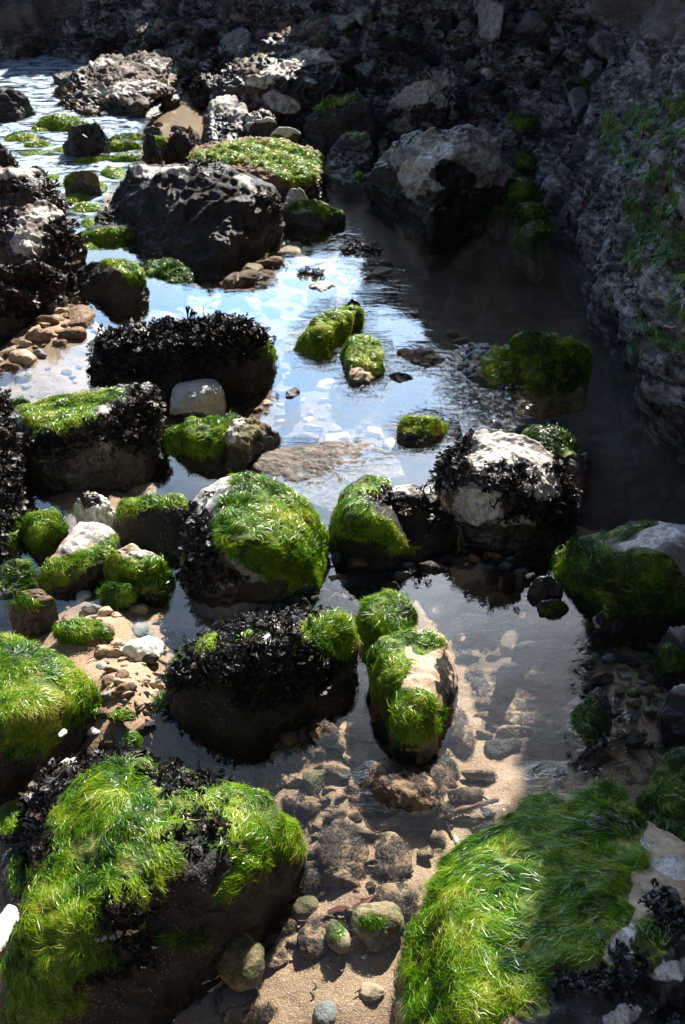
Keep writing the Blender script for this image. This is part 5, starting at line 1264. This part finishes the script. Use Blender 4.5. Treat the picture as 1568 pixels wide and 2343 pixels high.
for (x, y, w, h, lab, mt) in [(1320, 235, 44, 100, 'tall pale upright block standing in the shaded slope', 'grey'), (1345, 165, 60, 36, 'grey square block above the tall upright one', 'grey'), (1385, 110, 76, 44, 'blue grey slab under the bare cliff face', 'grey'),
                              (1210, 60, 64, 34, 'smooth brown block near the top of the shaded slope', 'grey'), (1115, 165, 22, 18, 'small white block in the shaded slope', 'white'), (950, 272, 24, 22, 'little white stone above the bare boulder', 'white'),
                              (1010, 75, 24, 20, 'small blue grey cube high in the shaded slope', 'grey'), (1105, 40, 46, 80, 'pale upright slab against the far cliff', 'chalk'), (830, 40, 50, 36, 'pale lit block on the skyline of the rubble', 'chalk'), (1100, 320, 40, 30, 'pale rubble stone right behind the bare boulder', 'chalk')]:
    stone(x, y, w, h, lab, None, mat=mt, surf=on_cliff(x, y + h * .3), rise=min(1.6, .8 * h / w + .2), emb=.25, p=26, lvl=5, name='rubble_block', amp=.06, npt=12)

# ------------------------------------------------------------------ small things
def strip(name, label, cat, P, W, mat, up=(0, 0, 1), tone=.5, thick=.0015):
    P = np.array(P); n = len(P)
    T = np.gradient(P, axis=0)
    S = np.cross(T, np.array(up)); S /= np.linalg.norm(S, axis=1)[:, None] + 1e-9
    U = np.cross(S, T); U /= np.linalg.norm(U, axis=1)[:, None] + 1e-9
    W = np.array(W)[:, None]
    rows = [P - S * W / 2, P + U * thick, P + S * W / 2, P - U * thick]
    V = np.stack(rows, 1).reshape(-1, 3)
    F = []
    for i in range(n - 1):
        for k in range(4):
            F.append((i * 4 + k, i * 4 + (k + 1) % 4, (i + 1) * 4 + (k + 1) % 4, (i + 1) * 4 + k))
    org = V.mean(0)
    o = mk(name, V - org, np.array(F), mat, None, {'tone': np.full(len(V), tone)}, loc=org)
    return tag(o, label, cat)

def tube(name, label, cat, pts, rad, mat, seg=10, sub=6, wob=.0, parent=None, org=None):
    P = np.array(pts, float)
    t = np.linspace(0, 1, (len(P) - 1) * sub + 1)
    P = bez(t, P)
    r = np.interp(t, np.linspace(0, 1, len(rad)), rad)
    r = r * (1 + wob * pnoise(P * 60, 4) * 2)
    T = np.gradient(P, axis=0); T /= np.linalg.norm(T, axis=1)[:, None]
    A = np.cross(T, [0.1, 0.2, 1.0]); A /= np.linalg.norm(A, axis=1)[:, None]
    B = np.cross(T, A)
    an = np.linspace(0, 2 * math.pi, seg, endpoint=False)
    V = (P[:, None] + r[:, None, None] * (np.cos(an)[None, :, None] * A[:, None] + np.sin(an)[None, :, None] * B[:, None])).reshape(-1, 3)
    n = len(P)
    i = np.arange(n * seg).reshape(n, seg)
    F = np.stack([i[:-1], np.roll(i[:-1], -1, 1), np.roll(i[1:], -1, 1), i[1:]], -1).reshape(-1, 4)
    cap = len(V)
    V = np.vstack([V, P[0] - T[0] * r[0] * .6, P[-1] + T[-1] * r[-1] * .6])
    F = [tuple(f) for f in F]
    for k in range(seg):
        F.append((cap, i[0][(k + 1) % seg], i[0][k], cap)); F.append((cap + 1, i[-1][k], i[-1][(k + 1) % seg], cap + 1))
    me = bpy.data.meshes.new(name)
    if org is None: org = V.mean(0)
    me.from_pydata([tuple(v - org) for v in V], [], [tuple(dict.fromkeys(int(q) for q in f)) for f in F])
    me.polygons.foreach_set('use_smooth', [True] * len(me.polygons))
    me.materials.append(mat)
    o = bpy.data.objects.new(name, me); COL.objects.link(o)
    if parent is not None: o.parent = parent
    else: o.location = org
    if label: tag(o, label, cat)
    return o

def sandpt(x, y, dz=0.0):
    q = at(x, y, 0)
    for _ in range(3):
        q = at(x, y, float(gz(q[0], q[1])[0]) + dz)
    return q

def simple(name, col, rough=.5, var=.3, scale=90):
    m, nt, N, L = new_mat(name)
    pos = nd(nt, 'ShaderNodeNewGeometry').outputs['Position']
    c = mixc(nt, noise_node(nt, pos, scale, 4, .6), tuple(v * (1 - var) for v in col), tuple(min(1, v * (1 + var)) for v in col))
    b = nd(nt, 'ShaderNodeBsdfPrincipled'); L.new(c, b.inputs['Base Color']); b.inputs['Roughness'].default_value = rough
    o = nd(nt, 'ShaderNodeOutputMaterial'); L.new(b.outputs[0], o.inputs[0])
    return m
WOOD = simple('wet_driftwood', (.16, .075, .045)); TWIG = simple('dark_twig', (.05, .028, .02)); SHELL = simple('shell', (.78, .70, .56), .35, .12)
tube('driftwood', 'bare reddish driftwood stick lying on the sand by the wide green boulder', 'stick', [sandpt(1000, 1868, .012), sandpt(1040, 1857, .016), sandpt(1090, 1843, .018), sandpt(1140, 1828, .02)], [.005, .0065, .006, .005], WOOD, wob=.25)
tube('twig', 'thin dark twig bent down over the sand beside the driftwood stick', 'twig', [sandpt(978, 1800, .03), sandpt(1000, 1850, .02), sandpt(1025, 1890, .01), sandpt(1034, 1918, .005)], [.001, .0022, .0026, .002], TWIG)
tube('twig', 'forked dark twig lying across the end of the driftwood stick', 'twig', [sandpt(1080, 1815, .012), sandpt(1105, 1822, .014), sandpt(1128, 1838, .012)], [.0015, .0025, .003], TWIG)
strip('seaweed_blade', 'torn dark red seaweed blade lying on the sand under the blotched stones', 'seaweed', [sandpt(x, y, .012) for x, y in ((750, 2088), (775, 2082), (800, 2085), (825, 2075), (845, 2060), (862, 2048))], [.012, .022, .021, .020, .015, .003], MAT['redweed'], tone=.85)
strip('kelp_scrap', 'tan strap of dead kelp behind the smooth oval pebble', 'seaweed', [sandpt(x, y, .02) for x, y in ((790, 1678), (820, 1682), (850, 1690), (872, 1700))], [.004, .014, .012, .004], MAT['goldweed'], tone=.75)
strip('kelp_scrap', 'narrow brown kelp scrap crossing the tan one', 'seaweed', [sandpt(x, y, .026) for x, y in ((808, 1660), (830, 1675), (860, 1688))], [.003, .007, .003], MAT['goldweed'], tone=.4)
strip('shell', 'long cream shell standing at the edge of the wide green boulder', 'shell', [sandpt(1040, 1912, .05), sandpt(1046, 1925, .052), sandpt(1052, 1940, .045), sandpt(1056, 1952, .035)], [.010, .015, .013, .006], SHELL, thick=.004)
q = on_cliff(1532, 746)
strip('shell', 'small white shell stuck on the green weed of the right cliff', 'shell', [q + np.array([-.03, -.02, .01]), q + np.array([0, -.02, .004]), q + np.array([.03, -.02, .012])], [.004, .016, .003], SHELL, thick=.004)
strip('shell', 'tiny dark mussel shell on the sand near the shaded face of the largest boulder', 'shell', [sandpt(590, 2148, .01), sandpt(606, 2138, .014), sandpt(620, 2128, .01)], [.003, .012, .004], TWIG, thick=.004)
# floating weed scraps on the pool
for (pl, lab) in [(((782, 572), (810, 567), (845, 572), (872, 570)), 'black raft of floating weed on the far part of the pool'), (((690, 622), (712, 626), (735, 628)), 'small floating weed scrap left of the pool centre')]:
    P = [at(x, y, .004) for x, y in pl]
    c = np.mean(P, axis=0)
    base = strip('floating_weed', lab, 'seaweed', P, np.linspace(.03, .05, len(P)), MAT['fucus'], tone=.2, thick=.006)
    V = np.array([v.co[:] for v in base.data.vertices]) + np.array(base.location)
    F = np.array([[0, 1, 2]])
    Vb, Fb = hull_surface(np.vstack([V, V + [0, 0, .012]]), 4)
    fronds(base, np.array(base.location), Vb, Fb, vnormals(Vb, Fb), (Vb[:, 2] > 0).astype(float), name='frond', cov=1.6, size=.025, lift=.05)

# scraps of loose weed on the sand
r_ = np.random.default_rng(91)
for i in range(34):
    reg = [(1000, 1770, 260, 90), (800, 2200, 130, 120), (700, 1800, 120, 90), (950, 2050, 30, 150), (280, 1560, 110, 120)][i % 5]
    x, y = reg[0] + r_.normal(0, .5) * reg[2], reg[1] + r_.normal(0, .5) * reg[3]
    a = r_.uniform(0, 6.28); l = r_.uniform(14, 44); bnd = r_.normal(0, .8)
    P = [sandpt(x + l * t * math.cos(a + bnd * t), y + .7 * l * t * math.sin(a + bnd * t), .007) for t in np.linspace(0, 1, 6)]
    w0 = r_.uniform(.0018, .005)
    o = strip('weed_scrap', 'thin scrap of dark loose weed lying on the wet sand', 'seaweed', P, w0 * np.array([.5, 1, 1, .9, .7, .2]), MAT[['fucus', 'redweed', 'fuzz'][int(r_.integers(3))]], tone=r_.uniform(.2, .8))
    o['group'] = 'loose weed scraps on the sand'

# small brown bird perched on the pointed rock
def bird(px, py):
    f = at(px, py, .365)
    dg = bpy.context.evaluated_depsgraph_get()
    o = bpy.data.objects.new('bird', None); COL.objects.link(o)
    o.location = f
    tag(o, 'small brown bird perched on the pointed grey rock', 'bird')
    mb = simple('bird_plumage', (.20, .155, .10), .8, .4, 200)
    s = .075
    sk = bpy.data.meshes.new('body')
    vs_ = [(.0, 0, .55), (.55, 0, .62), (-.5, 0, .72), (-.85, 0, .98), (-1.02, 0, 1.02), (1.0, 0, .55), (1.45, 0, .46)]
    rr = [.42, .32, .36, .25, .20, .12, .07]
    sk.from_pydata([tuple(np.array(v) * s) for v in vs_], [(0, 1), (0, 2), (2, 3), (3, 4), (1, 5), (5, 6)], [])
    b = bpy.data.objects.new('body', sk); COL.objects.link(b)
    md = b.modifiers.new('skin', 'SKIN')
    for i, r_ in enumerate(rr):
        b.data.skin_vertices[0].data[i].radius = (r_ * s, r_ * s)
    b.data.skin_vertices[0].data[0].use_root = True
    b.modifiers.new('sub', 'SUBSURF').levels = 2
    b.modifiers['sub'].render_levels = 2
    b.data.materials.append(mb); b.parent = o
    dk_ = simple('bird_bill', (.03, .025, .02))
    z0 = np.zeros(3)
    tube('beak', None, None, [np.array([-1.15, 0, 1.02]) * s, np.array([-1.30, 0, 1.0]) * s, np.array([-1.48, 0, .97]) * s], [.06 * s, .04 * s, .01 * s], dk_, parent=o, org=z0)
    for sg in (-1, 1):
        tube('leg', None, None, [np.array([.05, sg * .16, .35]) * s, np.array([.1, sg * .17, .15]) * s, np.array([0, sg * .18, -.05]) * s], [.05 * s, .035 * s, .03 * s], dk_, parent=o, org=z0)
        V, F = ico(3)
        mk('wing', (V * np.array([.62, .10, .26]) + np.array([.3, sg * .36, .68])) * s, F, simple('bird_wing', (.11, .08, .05)), o)
        mk('eye', (V * .05 + np.array([-.98, sg * .17, 1.08])) * s, F, dk_, o)
    o.rotation_euler = (0, 0, R(-12))
bird(548, 58)
